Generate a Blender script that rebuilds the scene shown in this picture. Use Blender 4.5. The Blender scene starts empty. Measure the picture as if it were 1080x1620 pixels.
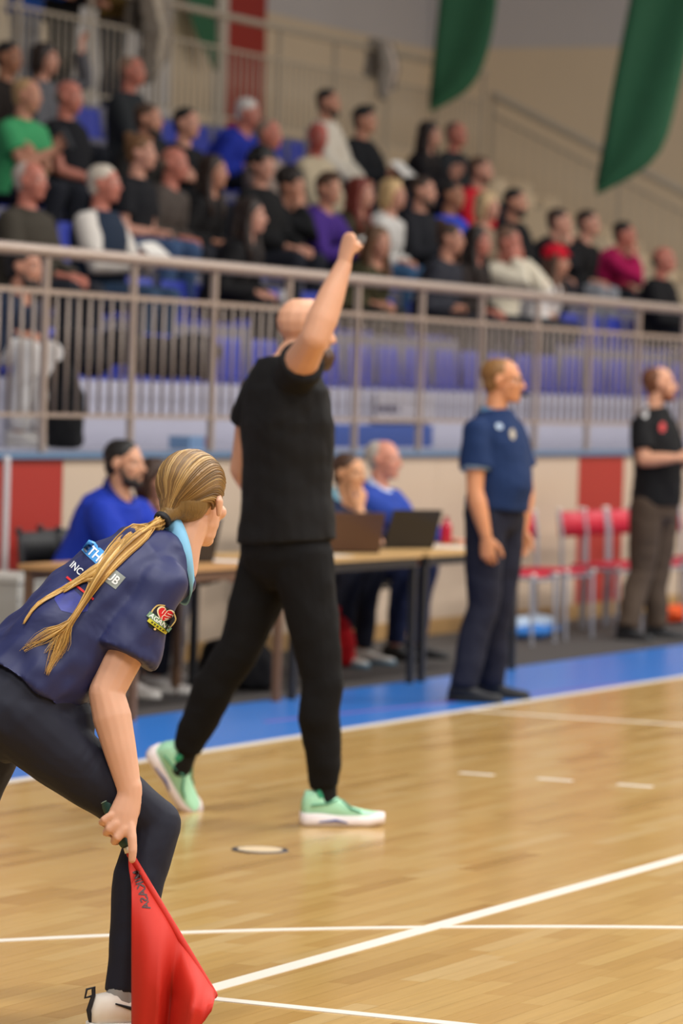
import bpy, bmesh, math, random
from mathutils import Vector, Matrix, Quaternion
from mathutils.bvhtree import BVHTree
random.seed(7)
R_ = math.radians
def V(*a): return Vector(a)
SC = bpy.context.scene
COL = SC.collection

# ------------------------------------------------------------------ camera
F_PX = 6075.0                                   # 135 mm lens on a 24 x 36 mm portrait frame
YAW, PITCH, ROLL = R_(25.36), R_(1.74), R_(1.60)
CAM = V(0, 0, 1.55)
_d0, _r0, _u0 = V(math.cos(YAW), math.sin(YAW), 0), V(math.sin(YAW), -math.cos(YAW), 0), V(0, 0, 1)
CD = _d0*math.cos(PITCH) - _u0*math.sin(PITCH)
_u1 = _d0*math.sin(PITCH) + _u0*math.cos(PITCH)
CR = _r0*math.cos(ROLL) + _u1*math.sin(ROLL)
CU = -_r0*math.sin(ROLL) + _u1*math.cos(ROLL)
def _ray(px, py): return CD + CR*((px-540)/F_PX) + CU*((810-py)/F_PX)
def PD(px, py, dep): return CAM + _ray(px, py)*dep          # at a given distance
def PY(px, py, Y): v = _ray(px, py); return CAM + v*(Y/v.y)   # on a plane parallel to the side wall
def PX(px, py, X): v = _ray(px, py); return CAM + v*(X/v.x)   # on a plane parallel to the end wall
def PZ(px, py, Z=0): v = _ray(px, py); return CAM + v*((Z-CAM.z)/v.z)
def to_px(p):
    w = Vector(p)-CAM; k = w.dot(CD)
    return 540+F_PX*w.dot(CR)/k, 810-F_PX*w.dot(CU)/k, k
cd = bpy.data.cameras.new('camera'); cam = bpy.data.objects.new('camera', cd); COL.objects.link(cam)
cd.sensor_fit = 'VERTICAL'; cd.sensor_height = 36; cd.sensor_width = 24; cd.lens = 36*F_PX/1620
cd.clip_start = .5; cd.clip_end = 200
cd.dof.use_dof = True; cd.dof.focus_distance = 9.25; cd.dof.aperture_fstop = 3.8
m3 = Matrix((CR, CU, -CD)).transposed()
cam.matrix_world = Matrix.Translation(CAM) @ m3.to_4x4()
SC.camera = cam

# ------------------------------------------------------------------ light
w = bpy.data.worlds.new('hall_air'); SC.world = w; w.use_nodes = True
w.node_tree.nodes['Background'].inputs[0].default_value = (.98, .97, 1.0, 1)
w.node_tree.nodes['Background'].inputs[1].default_value = .22
def area(x, y, z, sx, sy, power, tgt=None, col=(1, .97, .92)):
    l = bpy.data.lights.new('hall_lamp', 'AREA'); l.shape = 'RECTANGLE'; l.size = sx; l.size_y = sy
    l.energy = power; l.color = col
    o = bpy.data.objects.new('hall_lamp', l); COL.objects.link(o); o.location = (x, y, z)
    if tgt: o.rotation_euler = (Vector(tgt)-Vector((x, y, z))).to_track_quat('-Z', 'Y').to_euler()
    return o
for x in (1, 8, 15, 22, 29, 36):
    for y in (-7.5, -1.5, 4.5):
        area(x, y, 9.2, 3.2, 1.2, 420)
vs = SC.view_settings
vs.view_transform = 'Standard'; vs.look = 'None'; vs.gamma = 1; vs.use_curve_mapping = False; vs.exposure = 0.0

# ------------------------------------------------------------------ materials
def lin(h):
    if not isinstance(h, str): return tuple(h)
    h = h.lstrip('#'); o = []
    for i in (0, 2, 4):
        c = int(h[i:i+2], 16)/255
        o.append(c/12.92 if c <= .04045 else ((c+.055)/1.055)**2.4)
    return tuple(o)
_M = {}
def mat(kind, col, rough=.6, metal=0, spec=.5, bump=0, bscale=20, var=.0, vscale=5, sss=0, stretch=None, emit=0, coat=0):
    key = (kind, str(col), rough, metal, spec, bump, bscale, var, vscale, sss, str(stretch), emit, coat)
    if key in _M: return _M[key]
    m = bpy.data.materials.new(kind); m.use_nodes = True
    nt = m.node_tree; b = nt.nodes['Principled BSDF']; c = lin(col)
    b.inputs['Base Color'].default_value = (*c, 1); b.inputs['Roughness'].default_value = rough
    b.inputs['Metallic'].default_value = metal; b.inputs['Specular IOR Level'].default_value = spec
    if coat: b.inputs['Coat Weight'].default_value = coat; b.inputs['Coat Roughness'].default_value = .15
    if sss:
        b.inputs['Subsurface Weight'].default_value = sss; b.inputs['Subsurface Radius'].default_value = (1, .35, .2); b.inputs['Subsurface Scale'].default_value = .008
    if bump or var:
        tc = nt.nodes.new('ShaderNodeTexCoord'); src = tc.outputs['Object']
        if stretch:
            mp = nt.nodes.new('ShaderNodeMapping'); mp.inputs['Scale'].default_value = stretch
            nt.links.new(src, mp.inputs[0]); src = mp.outputs[0]
        if bump:
            n = nt.nodes.new('ShaderNodeTexNoise'); n.inputs['Scale'].default_value = bscale; n.inputs['Detail'].default_value = 3; n.inputs['Distortion'].default_value = .6
            nt.links.new(src, n.inputs['Vector'])
            bp = nt.nodes.new('ShaderNodeBump'); bp.inputs['Strength'].default_value = bump; bp.inputs['Distance'].default_value = .03
            nt.links.new(n.outputs[0], bp.inputs['Height']); nt.links.new(bp.outputs[0], b.inputs['Normal'])
        if var:
            n = nt.nodes.new('ShaderNodeTexNoise'); n.inputs['Scale'].default_value = vscale; n.inputs['Detail'].default_value = 4
            nt.links.new(src, n.inputs['Vector'])
            mx = nt.nodes.new('ShaderNodeMix'); mx.data_type = 'RGBA'
            mx.inputs['A'].default_value = (*[x*(1-var) for x in c], 1); mx.inputs['B'].default_value = (*[min(1, x*(1+var)) for x in c], 1)
            nt.links.new(n.outputs[0], mx.inputs['Factor']); nt.links.new(mx.outputs['Result'], b.inputs['Base Color'])
    _M[key] = m
    return m
def cloth(c, bump=.35, bscale=7): return mat('cloth', c, .85, spec=.25, bump=bump, bscale=bscale, var=.08)
def skin(c): return mat('skin', c, .5, spec=.35, var=.07, vscale=14, sss=.08)
def hairm(c): return mat('hair', c, .5, spec=.4, bump=.3, bscale=60, var=.3, vscale=30, stretch=(1, 1, .25))
def plain(c, rough=.5, **k): return mat('paint', c, rough, **k)
STEEL = mat('brushed_rail', '#ab9b91', .45, metal=.5, spec=.5); BARS = mat('brushed_bar', '#93857c', .5, metal=.4)
GREYTUBE = mat('grey_tube', '#a9aab4', .35, metal=.4)

# ------------------------------------------------------------------ object helpers
def setp(o, label=None, cat=None, group=None, kind=None):
    if label: o['label'] = label
    if cat: o['category'] = cat
    if group: o['group'] = group
    if kind: o['kind'] = kind
    return o
def link(name, data, parent=None, loc=(0, 0, 0)):
    o = bpy.data.objects.new(name, data); COL.objects.link(o); o.location = loc
    if parent: o.parent = parent
    return o
def empty(name, loc, label=None, cat=None, group=None, rz=0):
    o = link(name, None, None, loc); o.empty_display_size = .1; o.rotation_euler.z = rz
    return setp(o, label, cat, group)
def smooth(me, on=True):
    me.polygons.foreach_set('use_smooth', [on]*len(me.polygons)); me.update()
class MB:
    """collects shapes; world or local coordinates"""
    def __init__(s): s.v = []; s.f = []
    def box(s, c, size, M=None, bev=0):
        b = len(s.v); x, y, z = [q/2 for q in size]; c = Vector(c)
        for dz in (-z, z):
            for dx, dy in ((-x, -y), (x, -y), (x, y), (-x, y)):
                p = Vector((dx, dy, dz))
                if M: p = M @ p
                s.v.append(c+p)
        for q in ((0, 3, 2, 1), (4, 5, 6, 7), (0, 1, 5, 4), (1, 2, 6, 5), (2, 3, 7, 6), (3, 0, 4, 7)): s.f.append([b+i for i in q])
        return s
    def rings(s, rings, cap=('f', 'f')):
        """rings: list of lists of points, equal counts; cap: f flat fan, n none"""
        n = len(rings[0]); b = len(s.v)
        for r in rings: s.v += [Vector(p) for p in r]
        for i in range(len(rings)-1):
            for j in range(n):
                k = (j+1) % n
                s.f.append([b+i*n+j, b+i*n+k, b+(i+1)*n+k, b+(i+1)*n+j])
        if cap[0] == 'f': s.f.append([b+j for j in range(n)][::-1])
        if cap[1] == 'f': s.f.append([b+(len(rings)-1)*n+j for j in range(n)])
        return s
    def loft(s, secs, n=14, cap=('f', 'f'), pw=1.0):
        """secs: (centre, a_vec, b_vec)"""
        out = []
        for c, a, b in secs:
            r = []
            for j in range(n):
                t = 2*math.pi*j/n; cx, sy = math.cos(t), math.sin(t)
                if pw != 1: cx = math.copysign(abs(cx)**pw, cx); sy = math.copysign(abs(sy)**pw, sy)
                r.append(c+a*cx+b*sy)
            out.append(r)
        return s.rings(out, cap)
    def tube(s, pts, rad, side=None, n=12, cap=('r', 'r')):
        pts = [Vector(p) for p in pts]; N = len(pts); secs = []
        if not isinstance(rad, (list, tuple)): rad = [rad]*N
        rad = [(q, q) if not isinstance(q, tuple) else q for q in rad]
        tan = []
        for i in range(N):
            t = Vector()
            if i > 0: t += (pts[i]-pts[i-1]).normalized()
            if i < N-1: t += (pts[i+1]-pts[i]).normalized()
            tan.append(t.normalized() if t.length > 1e-6 else V(0, 0, 1))
        a = side
        if a is None:
            a = V(1, 0, 0) if abs(tan[0].x) < .8 else V(0, 1, 0)
        fr = []
        for i in range(N):
            a = (a-tan[i]*a.dot(tan[i]))
            if a.length < 1e-4: a = tan[i].orthogonal()
            a = a.normalized(); fr.append((a.copy(), tan[i].cross(a)))
        if cap[0] == 'r':
            m = (rad[0][0]+rad[0][1])/2
            for ph in (75, 50, 25):
                c_, s_ = math.cos(R_(ph)), math.sin(R_(ph))
                secs.append((pts[0]-tan[0]*m*s_, fr[0][0]*rad[0][0]*c_, fr[0][1]*rad[0][1]*c_))
        for i in range(N): secs.append((pts[i], fr[i][0]*rad[i][0], fr[i][1]*rad[i][1]))
        if cap[1] == 'r':
            m = (rad[-1][0]+rad[-1][1])/2
            for ph in (25, 50, 75):
                c_, s_ = math.cos(R_(ph)), math.sin(R_(ph))
                secs.append((pts[-1]+tan[-1]*m*s_, fr[-1][0]*rad[-1][0]*c_, fr[-1][1]*rad[-1][1]*c_))
        return s.loft(secs, n)
    def ball(s, c, ax, n=14, m=8):
        c = Vector(c)
        if not isinstance(ax, (list, tuple)): ax = (V(ax, 0, 0), V(0, ax, 0), V(0, 0, ax))
        secs = []
        for i in range(1, m):
            t = math.pi*i/m
            secs.append((c-ax[2]*math.cos(t), ax[0]*math.sin(t), ax[1]*math.sin(t)))
        return s.loft(secs, n)
    def mesh(s, name, off=None, mt=None, sm=True):
        me = bpy.data.meshes.new(name)
        o = off or V(0, 0, 0)
        me.from_pydata([tuple(p-o) for p in s.v], [], s.f)
        if mt: me.materials.append(mt)
        if sm: smooth(me)
        me.update(); return me
    def obj(s, name, mt, parent=None, off=None, sm=False):
        return link(name, s.mesh(name, off, mt, sm), parent)
PENDING = []
def blob(name, B, mt, parent, off, vox, it=4, extra=None, fac=.5):
    """remeshed into one continuous smooth surface (baked at the end of the script)"""
    o = B.obj(name, mt, parent, off, True)
    r = o.modifiers.new('r', 'REMESH'); r.mode = 'VOXEL'; r.voxel_size = vox; r.use_smooth_shade = True
    if it:
        sm = o.modifiers.new('s', 'SMOOTH'); sm.factor = fac; sm.iterations = it
    PENDING.append((o, extra, off, mt))
    return o
def bake_all():
    bpy.context.view_layer.update(); dg = bpy.context.evaluated_depsgraph_get(); new = []
    for o, ex, off, mt in PENDING:
        new.append(bpy.data.meshes.new_from_object(o.evaluated_get(dg), depsgraph=dg))
    for (o, ex, off, mt), me in zip(PENDING, new):
        o.modifiers.clear(); old = o.data
        if ex:
            bm = bmesh.new(); bm.from_mesh(me); t = ex.mesh('t', off, mt); bm.from_mesh(t); bm.to_mesh(me); bm.free(); bpy.data.meshes.remove(t)
        if not me.materials: me.materials.append(mt)
        smooth(me); o.data = me; me.name = o.name
        bpy.data.meshes.remove(old)
    PENDING.clear()
def copy_tree(o, parent=None):
    c = o.copy(); COL.objects.link(c)
    if parent: c.parent = parent
    for ch in list(o.children): copy_tree(ch, c)
    return c

# ================================================================== THE HALL
WALL_Y, LEDGE, RAILZ = 10.2, 1.2, 2.3
BACK_Y, END_X, PAINT_Z = 20.0, 44.4, 5.95
X0, X1 = 4.0, END_X
def slab(name, x0, x1, y0, y1, z0, z1, mt, kind='structure', parent=None):
    o = MB().box(((x0+x1)/2, (y0+y1)/2, (z0+z1)/2), (x1-x0, y1-y0, z1-z0)).obj(name, mt, parent)
    if kind and not parent: o['kind'] = kind
    return o
SIDE_Y, BLUE_Y = 7.58, 8.62
# wood
def wood_mat(by_island):
    m = bpy.data.materials.new('oak_parquet'); m.use_nodes = True; nt = m.node_tree; b = nt.nodes['Principled BSDF']
    src = nt.nodes.new('ShaderNodeNewGeometry').outputs['Random Per Island'] if by_island else nt.nodes.new('ShaderNodeObjectInfo').outputs['Random']
    rp = nt.nodes.new('ShaderNodeValToRGB'); e = rp.color_ramp.elements
    e[0].position = 0; e[0].color = (*lin('#a88145'), 1); e[1].position = 1; e[1].color = (*lin('#c1a16a'), 1)
    for p, c in ((.12, '#b48e51'), (.5, '#ba9557'), (.85, '#be9b5e')):
        k = e.new(p); k.color = (*lin(c), 1)
    nt.links.new(src, rp.inputs[0])
    g = nt.nodes.new('ShaderNodeNewGeometry'); mp = nt.nodes.new('ShaderNodeMapping'); mp.inputs['Scale'].default_value = (2.2, 38, 1)
    nt.links.new(g.outputs['Position'], mp.inputs[0])
    n = nt.nodes.new('ShaderNodeTexNoise'); n.inputs['Scale'].default_value = 1.4; n.inputs['Detail'].default_value = 5
    nt.links.new(mp.outputs[0], n.inputs['Vector'])
    r2 = nt.nodes.new('ShaderNodeMapRange'); r2.inputs['To Min'].default_value = .84; r2.inputs['To Max'].default_value = 1.14
    nt.links.new(n.outputs[0], r2.inputs[0])
    mx = nt.nodes.new('ShaderNodeMix'); mx.data_type = 'RGBA'; mx.blend_type = 'MULTIPLY'; mx.inputs['Factor'].default_value = 1
    cb = nt.nodes.new('ShaderNodeCombineColor')
    for i in range(3): nt.links.new(r2.outputs[0], cb.inputs[i])
    nt.links.new(rp.outputs[0], mx.inputs['A']); nt.links.new(cb.outputs[0], mx.inputs['B'])
    nt.links.new(mx.outputs['Result'], b.inputs['Base Color'])
    b.inputs['Roughness'].default_value = .21; b.inputs['Specular IOR Level'].default_value = .45
    return m
floor = slab('floor', X0, X1, -16, SIDE_Y, -.06, -.006, plain('#8a6436', .7))
def build_planks():
    PW = .07; m_obj, m_stuff = wood_mat(False), wood_mat(True)
    rnd = random.Random(3); rows = []
    y = SIDE_Y - .03
    while y > -6:
        x = X0 + rnd.random()*.5
        while x < 34:
            L = rnd.choice((.42, .5, .56, .64))
            rows.append((x, y, L)); x += L
        y -= PW
    cand = []
    for i, (x, y, L) in enumerate(rows):
        px, py, k = to_px((x+L/2, y-PW/2, 0))
        if k > 5 and -30 < px < 1110 and 1040 < py < 1640:
            hid = (130 < px < 330 and py > 1330)
            cand.append((py - (400 if hid else 0), i))
    cand.sort(reverse=True); near = {i for _, i in cand[:300]}
    shared = {}; st = MB()
    for i, (x, y, L) in enumerate(rows):
        g = .0012
        if i in near:
            if L not in shared: shared[L] = MB().box((0, 0, -.005), (L-g, PW-g, .01)).mesh('plank', None, m_obj, False)
            o = link('plank', shared[L], floor, (x+L/2, y-PW/2, 0))
        else: st.box((x+L/2, y-PW/2, -.005), (L-g, PW-g, .01))
    o = st.obj('planking', m_stuff, floor); o['kind'] = 'stuff'
build_planks()
slab('floor_blue_runoff', X0, X1, SIDE_Y, BLUE_Y, -.06, 0, mat('blue_vinyl', '#3375c8', .28, spec=.45, var=.05, vscale=2))
slab('floor_rubber_mat', X0, X1, BLUE_Y, WALL_Y, -.06, .004, mat('rubber', '#3c3735', .8, var=.12, vscale=6))
WHITE = mat('court_paint', '#ddd5c9', .4, var=.03)
def line(name, pts, wd, z=.0016, m=WHITE):
    B = MB(); L = []; Rr = []
    for i, p in enumerate(pts):
        a = Vector(pts[max(0, i-1)]); b = Vector(pts[min(len(pts)-1, i+1)]); t = (b-a).normalized(); nn = V(-t.y, t.x)
        q = Vector(p); L.append(q+nn*wd/2); Rr.append(q-nn*wd/2)
    rg = [[V(l.x, l.y, .0), V(r.x, r.y, .0), V(r.x, r.y, z), V(l.x, l.y, z)] for l, r in zip(L, Rr)]
    B.rings(rg); o = B.obj(name, m); o['kind'] = 'structure'; return o
YS = 4.53; XE = 8.70; XA = 14.57; XC = 17.5
line('trim_1', [(XE-.025, YS), (26, YS)], .06)                # volleyball side line
line('trim_2', [(XE, YS+.02), (XE, -5)], .05, .0022)                # end line
line('trim_3', [(X0, SIDE_Y), (X1, SIDE_Y)], .055, .003)     # outer side line by the blue run-off
line('trim_4', [(XC, SIDE_Y-.03), (XC, -5)], .05)
for k in range(4): line('trim_5', [(XA, 6.33-.35*k+.0), (XA, 6.33-.35*k-.15)], .05)
line('trim_6', [(6.54+4.895*math.cos(a), 1.344+4.895*math.sin(a)) for a in [R_(8+2*i) for i in range(45)]], .045, .002)
line('trim_7', [(16.2, 8.05), (20.0, 7.62)], .03, .002, plain('#7a5aa8', .35))
d_ = PZ(411, 1345)
setp(MB().loft([(d_, V(.098, 0, 0), V(0, .098, 0)), (d_+V(0, 0, .003), V(.096, 0, 0), V(0, .096, 0))], 32).obj('socket_ring', plain('#2a2a35', .5)), kind='structure')
setp(MB().loft([(d_+V(0, 0, .001), V(.078, 0, 0), V(0, .078, 0)), (d_+V(0, 0, .0045), V(.077, 0, 0), V(0, .077, 0))], 32).obj('socket_cover', plain('#d6bf9c', .4)), kind='structure')

# side wall under the stand
BEIGE = mat('beige_panel', '#c4af99', .55, var=.04, vscale=1.5)
REDP = mat('red_panel', '#a3261c', .5, var=.06, vscale=2)
TIER = mat('grey_concrete', '#6d6a76', .75, var=.06, vscale=2)
LAV = mat('lavender_concrete', '#a9a8b8', .7, var=.05, vscale=2)
wall = slab('wall_side', X0, X1, WALL_Y, WALL_Y+.2, 0, LEDGE-.03, plain('#7d6f60', .7))
xs = [X0, 8.2, 9.1, 11.3, 13.5, 15.5, 17.08]
def wpanel(x0, x1, m): MB().box(((x0+x1)/2, WALL_Y-.012, (LEDGE-.03+.11)/2), (x1-x0-.004, .024, LEDGE-.03-.11)).obj('panel', m, wall)
for a, b in ((X0, 8.3), (9.2, 13), (13, 17.08), (17.97, 20.44), (20.44, 22.91), (22.91, 25.38), (26.27, 28.8), (28.8, 31.4), (31.4, 33.8), (34.7, 40), (40, X1)): wpanel(a, b, BEIGE)
for a in (8.3, 17.08, 25.38, 33.8): wpanel(a, a+.89, REDP)
slab('baseboard_side', X0, X1, WALL_Y-.03, WALL_Y, .004, .11, mat('pine', '#b08a58', .5, var=.1))
slab('trim_8', X0, X1, WALL_Y-.05, WALL_Y+.25, LEDGE-.03, LEDGE+.0, plain('#5b7796', .5))
pX = PY(9, 800, WALL_Y-.1).x; setp(MB().tube([(pX, WALL_Y-.1, .0), (pX, WALL_Y-.1, LEDGE-.03)], .02).obj('trim_9', plain('#c9c2c4', .4)), kind='structure')

# the stand: steps of concrete
RISE, RUN, ROW1Y, SEAT1Z = .4, .85, 11.45, 1.65
slab('stand_walkway', X0, 40, WALL_Y+.2, 11.2, 1.0, LEDGE, LAV)
for n in range(1, 8):
    y0 = 11.2+RUN*(n-1)
    y1 = y0+RUN if n < 7 else BACK_Y
    slab('stand_tier', X0, 34.4, y0, y1, .6, LEDGE+RISE*n, LAV if n == 1 else TIER)
# walls behind
def stair_block():
    B = MB(); m = mat('cream_plaster', '#e0cdb0', .8, var=.05, vscale=.6); n = 17
    for k in range(n):
        y1 = 17.15-k*.34; B.box((39.75, y1-.17, (4.0-k*.165)/2), (1.0, .34, 4.0-k*.165))
    o = B.obj('stair_block', m); o['kind'] = 'structure'
stair_block()
slab('stand_landing', 34.4, 40.25, 17.15, BACK_Y, .6, LEDGE+RISE*7, mat('cream_plaster', '#e0cdb0', .8, var=.05, vscale=.6))
BACKW = mat('cream_plaster', '#e0cdb0', .8, var=.05, vscale=.6)
GREYW = mat('grey_plaster', '#c9c5c4', .8, var=.04, vscale=.6)
slab('wall_back', X0, END_X+.2, BACK_Y, BACK_Y+.2, 0, PAINT_Z, BACKW)
slab('wall_back_upper', X0, END_X+.2, BACK_Y+.01, BACK_Y+.2, PAINT_Z, 10, GREYW)
slab('wall_end', END_X, END_X+.2, -16, BACK_Y, 0, PAINT_Z, BACKW)
slab('wall_end_upper', END_X+.01, END_X+.2, -16, BACK_Y, PAINT_Z, 10, GREYW)
pL, pR = PY(357, 100, BACK_Y-.04).x, PY(418, 100, BACK_Y-.04).x
slab('trim_10', pL, pR, BACK_Y-.05, BACK_Y, 4.0, 6.6, REDP)
pL2 = PY(338, 100, BACK_Y-.04).x
slab('trim_11', pL2, pL, BACK_Y-.06, BACK_Y, 4.0, 6.6, plain('#d3ccbf', .6))

slab('trim_12', PY(96, 100, BACK_Y).x, PY(268, 100, BACK_Y).x, BACK_Y-.03, BACK_Y, 4.0, 6.6, plain('#d2cfcd', .7))
# ------------------------------------------------------------------ railings
def railing(name, label, x0, x1, y, zf, posts, gap, hgt=1.1, zmid=.86, zbot=.2, m=STEEL, tr=.035, stuff=False):
    rt = empty(name, ((x0+x1)/2, y, zf), label, 'railing'); off = V((x0+x1)/2, y, zf)
    MB().tube([(x0, y, zf+hgt-tr*.7), (x1, y, zf+hgt-tr*.7)], tr, n=14).obj('handrail', m, rt, off, True)
    MB().box(((x0+x1)/2, y, zf+zmid), (x1-x0, .026, .028)).obj('middle_rail', m, rt, off)
    MB().box(((x0+x1)/2, y, zf+zbot), (x1-x0, .024, .022)).obj('bottom_rail', m, rt, off)
    pm = MB().box((0, 0, (hgt-.06)/2), (.036, .032, hgt-.06)).mesh('post', None, m, False)
    bm = MB().tube([(0, 0, zbot), (0, 0, zmid)], .0095, n=8, cap=('f', 'f')).mesh('baluster', None, BARS if m is STEEL else m, True)
    for i, px_ in enumerate(posts):
        link('post', pm, rt, (px_-off.x, 0, 0))
        nx = posts[i+1] if i+1 < len(posts) else x1
        k = max(1, round((nx-px_)/gap))
        for j in range(1, k): link('baluster', bm, rt, (px_+(nx-px_)*j/k-off.x, 0, 0))
    return rt
railing('stand_railing', 'long steel railing with upright bars on the ledge in front of the first seat row', 15.0, 30.8, WALL_Y+.06, LEDGE, [15.92+.98*k-.98 for k in range(0, 16)], .122)
railing('walkway_railing', 'upper steel railing along the walkway at the top of the stand', 24, 39.4, 17.05, LEDGE+RISE*7, [24+1.28*k for k in range(13)], .128, hgt=1.2, m=mat('dull_rail', '#b9ad9b', .5, metal=.25))
# sloping railing at the far end of the stand
def slope_rail():
    X = 39.52; Ya, Yb = 17.0, 11.3
    za = PX(750, 135, X); zb = PX(1080, 304, X); sl = (za.z-zb.z)/(za.y-zb.y)
    zt = lambda y: zb.z+(y-zb.y)*sl
    off = V(X, Yb, zt(Yb)-1.1); m = mat('dull_rail', '#b9ad9b', .5, metal=.25)
    rt = empty('stair_railing', off, 'sloping steel railing running down the far end of the stand', 'railing')
    MB().tube([(X, Ya, zt(Ya)), (X, Yb, zt(Yb))], .045, n=14).obj('handrail', m, rt, off, True)
    MB().tube([(X, Ya, zt(Ya)-.22), (X, Yb, zt(Yb)-.22)], .018, n=8).obj('middle_rail', m, rt, off, True)
    MB().tube([(X, Ya, zt(Ya)-.98), (X, Yb, zt(Yb)-.98)], .018, n=8).obj('bottom_rail', m, rt, off, True)
    y = Ya; k = 0
    while y > Yb:
        if k % 12 == 0: MB().box((X, y, zt(y)-.6), (.045, .045, 1.2)).obj('post', m, rt, off)
        else: MB().tube([(X, y, zt(y)-.98), (X, y, zt(y)-.22)], .009, n=6, cap=('f', 'f')).obj('baluster', m, rt, off, True)
        y -= .128; k += 1
slope_rail()

# ------------------------------------------------------------------ hanging banners
GREEN = mat('green_banner', '#2f6b4a', .7, var=.12, vscale=4)
def banner(label, left, right, place, thick=.012):
    """left / right: matching outline points down both edges, on a plane of the hall given by place()"""
    B = MB(); rg = []; nC = 8
    top = None
    for i, (l, r) in enumerate(zip(left, right)):
        a, b = place(*l), place(*r); fr, bk = [], []
        nn = (b-a).cross(V(0, 0, 1)); nn = nn.normalized() if nn.length > 1e-6 else V(1, 0, 0)
        for j in range(nC+1):
            t = j/nC; p = a.lerp(b, t)+nn*(.035*math.sin(7*t+i*.35))
            fr.append(p+nn*thick/2); bk.append(p-nn*thick/2)
        rg.append(fr+bk[::-1])
    off = place(*left[-1]); rt = empty('banner', off, label, 'banner', 'green hanging banners')
    B.rings(rg); B.obj('banner_cloth', GREEN, rt, off, True)
    a, b = place(*left[0]), place(*left[-1])
    MB().tube([a, a.lerp(b, .97)], .012, n=8).obj('banner_pole', plain('#2f3b35', .4), rt, off, True)
def smoothed(pts, n=14):
    out = []
    for i in range(n+1):
        t = i/n*(len(pts)-1); k = min(int(t), len(pts)-2); f = t-k
        g = lambda q: Vector(pts[max(0, min(len(pts)-1, q))])
        p0, p1, p2, p3 = g(k-1), g(k), g(k+1), g(k+2)
        out.append(tuple(.5*((2*p1)+(-p0+p2)*f+(2*p0-5*p1+4*p2-p3)*f*f+(-p0+3*p1-3*p2+p3)*f**3)))
    return out
banner('green banner hanging in front of the far end of the walkway railing', smoothed([(712, -160), (697, 0), (688, 90), (682, 140), (678, 176)]), smoothed([(800, -160), (788, 0), (770, 85), (740, 140), (682, 176)]), lambda x, y: PX(x, y, 37.5))
banner('large green banner hanging in front of the sloping stair railing', smoothed([(1034, -180), (998, 0), (968, 150), (950, 250), (940, 306)]), smoothed([(1130, -180), (1103, 0), (1072, 150), (1035, 250), (946, 307)]), lambda x, y: PX(x, y, 35.5))
banner('narrow green banner on the back wall beside the red panel', smoothed([(345, -120), (344, 0), (343, 60), (342, 112)]), smoothed([(292, -120), (300, 0), (312, 65), (340, 112)]), lambda x, y: PY(x, y, BACK_Y-.25))

# ================================================================== PEOPLE
UP = V(0, 0, 1)
FOLDS = bpy.data.textures.new('cloth_folds', 'CLOUDS'); FOLDS.noise_scale = .11; FOLDS.noise_depth = 1
def unit(v): return v.normalized()
def perp(v, t): v = v-t*v.dot(t); return v.normalized() if v.length > 1e-5 else t.orthogonal()
def ik(a, b, l1, l2, hint):
    d = b-a; L = d.length
    if L > (l1+l2)*.995: b = a+d*((l1+l2)*.995/L); d = b-a; L = d.length
    if L < abs(l1-l2)+.02: L = abs(l1-l2)+.02
    x = (l1*l1-l2*l2+L*L)/(2*L); h = math.sqrt(max(0, l1*l1-x*x)); t = d.normalized()
    return a+t*x+perp(hint, t)*h, b
def hand(B, wr, d, n, S, pose, right=True):
    d = unit(d); n = perp(n, d); a = d.cross(n)*(-1 if right else 1)
    P = lambda x, y, z: wr+(d*x+a*y+n*z)*S
    B.tube([P(-.02, 0, 0), P(.02, 0, 0), P(.05, .002, 0), P(.088, 0, .002)], [(.025*S, .019*S), (.033*S, .019*S), (.04*S, .017*S), (.04*S, .013*S)], side=a, n=12)
    C = dict(relaxed=(22, 28, 18), flat=(4, 6, 4), fist=(82, 98, 60), grip=(55, 75, 45), point=(50, 98, 70), hold=(35, 40, 25))[pose]
    for i, (off, ln) in enumerate(((.031, .07), (.0105, .078), (-.0105, .073), (-.030, .058))):
        c = C
        if pose == 'point' and i == 0: c = (6, 8, 4)
        p = P(.084-(.006 if i in (0, 3) else 0)-(.004 if i == 3 else 0), off, .002); th = 0; pts = [p]
        for k, (sg, an) in enumerate(zip((.45, .31, .24), c)):
            th += an*(.9+.07*i); dd = unit(d+a*.36) if (pose == 'point' and i == 0) else d; q = dd*math.cos(R_(th))-n*math.sin(R_(th)); p = p+q*(ln*sg*S); pts.append(p)
        B.tube(pts, [q*S*(1.14 if pose == 'point' else 1) for q in (.0092, .009, .0082, .0066)], side=a, n=8)
    b0 = P(.018, .026, -.004)
    if pose == 'point': q1 = d*.75-n*.85-a*.1; q2 = d*.5-a*.8-n*.2
    elif pose in ('fist', 'grip'): q1 = d*.7+a*.35-n*.65; q2 = d*.45-a*.75-n*.35
    else: q1 = d*.75+a*.65-n*.25; q2 = d*.93+a*.25-n*.25
    p1 = b0+unit(q1)*.046*S; p2 = p1+unit(q2)*.03*S; p3 = p2+unit(q2+d*.2)*.024*S
    B.tube([b0, p1, p2, p3], [.014*S, .0115*S, .0105*S, .008*S], n=8)
TORSO = ((-.16, .10, .085, 0), (-.05, .155, .11, -.005), (.1, .16, .112, -.008), (.28, .145, .10, .002), (.45, .138, .098, .004), (.68, .16, .115, .004), (.85, .155, .105, 0), (.94, .105, .085, 0), (1.04, .06, .06, 0))
TEE = ((-.12, .172, .13, 0), (.1, .17, .126, .0), (.28, .158, .12, .006), (.45, .158, .12, .008), (.68, .17, .128, .006), (.85, .164, .116, 0), (.94, .116, .094, 0), (1.02, .076, .074, 0))
HIPS = ((-.2, .09, .075, 0), (-.12, .158, .115, 0), (-.03, .172, .128, -.008), (.1, .168, .122, -.008), (.24, .15, .112, 0))
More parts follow.
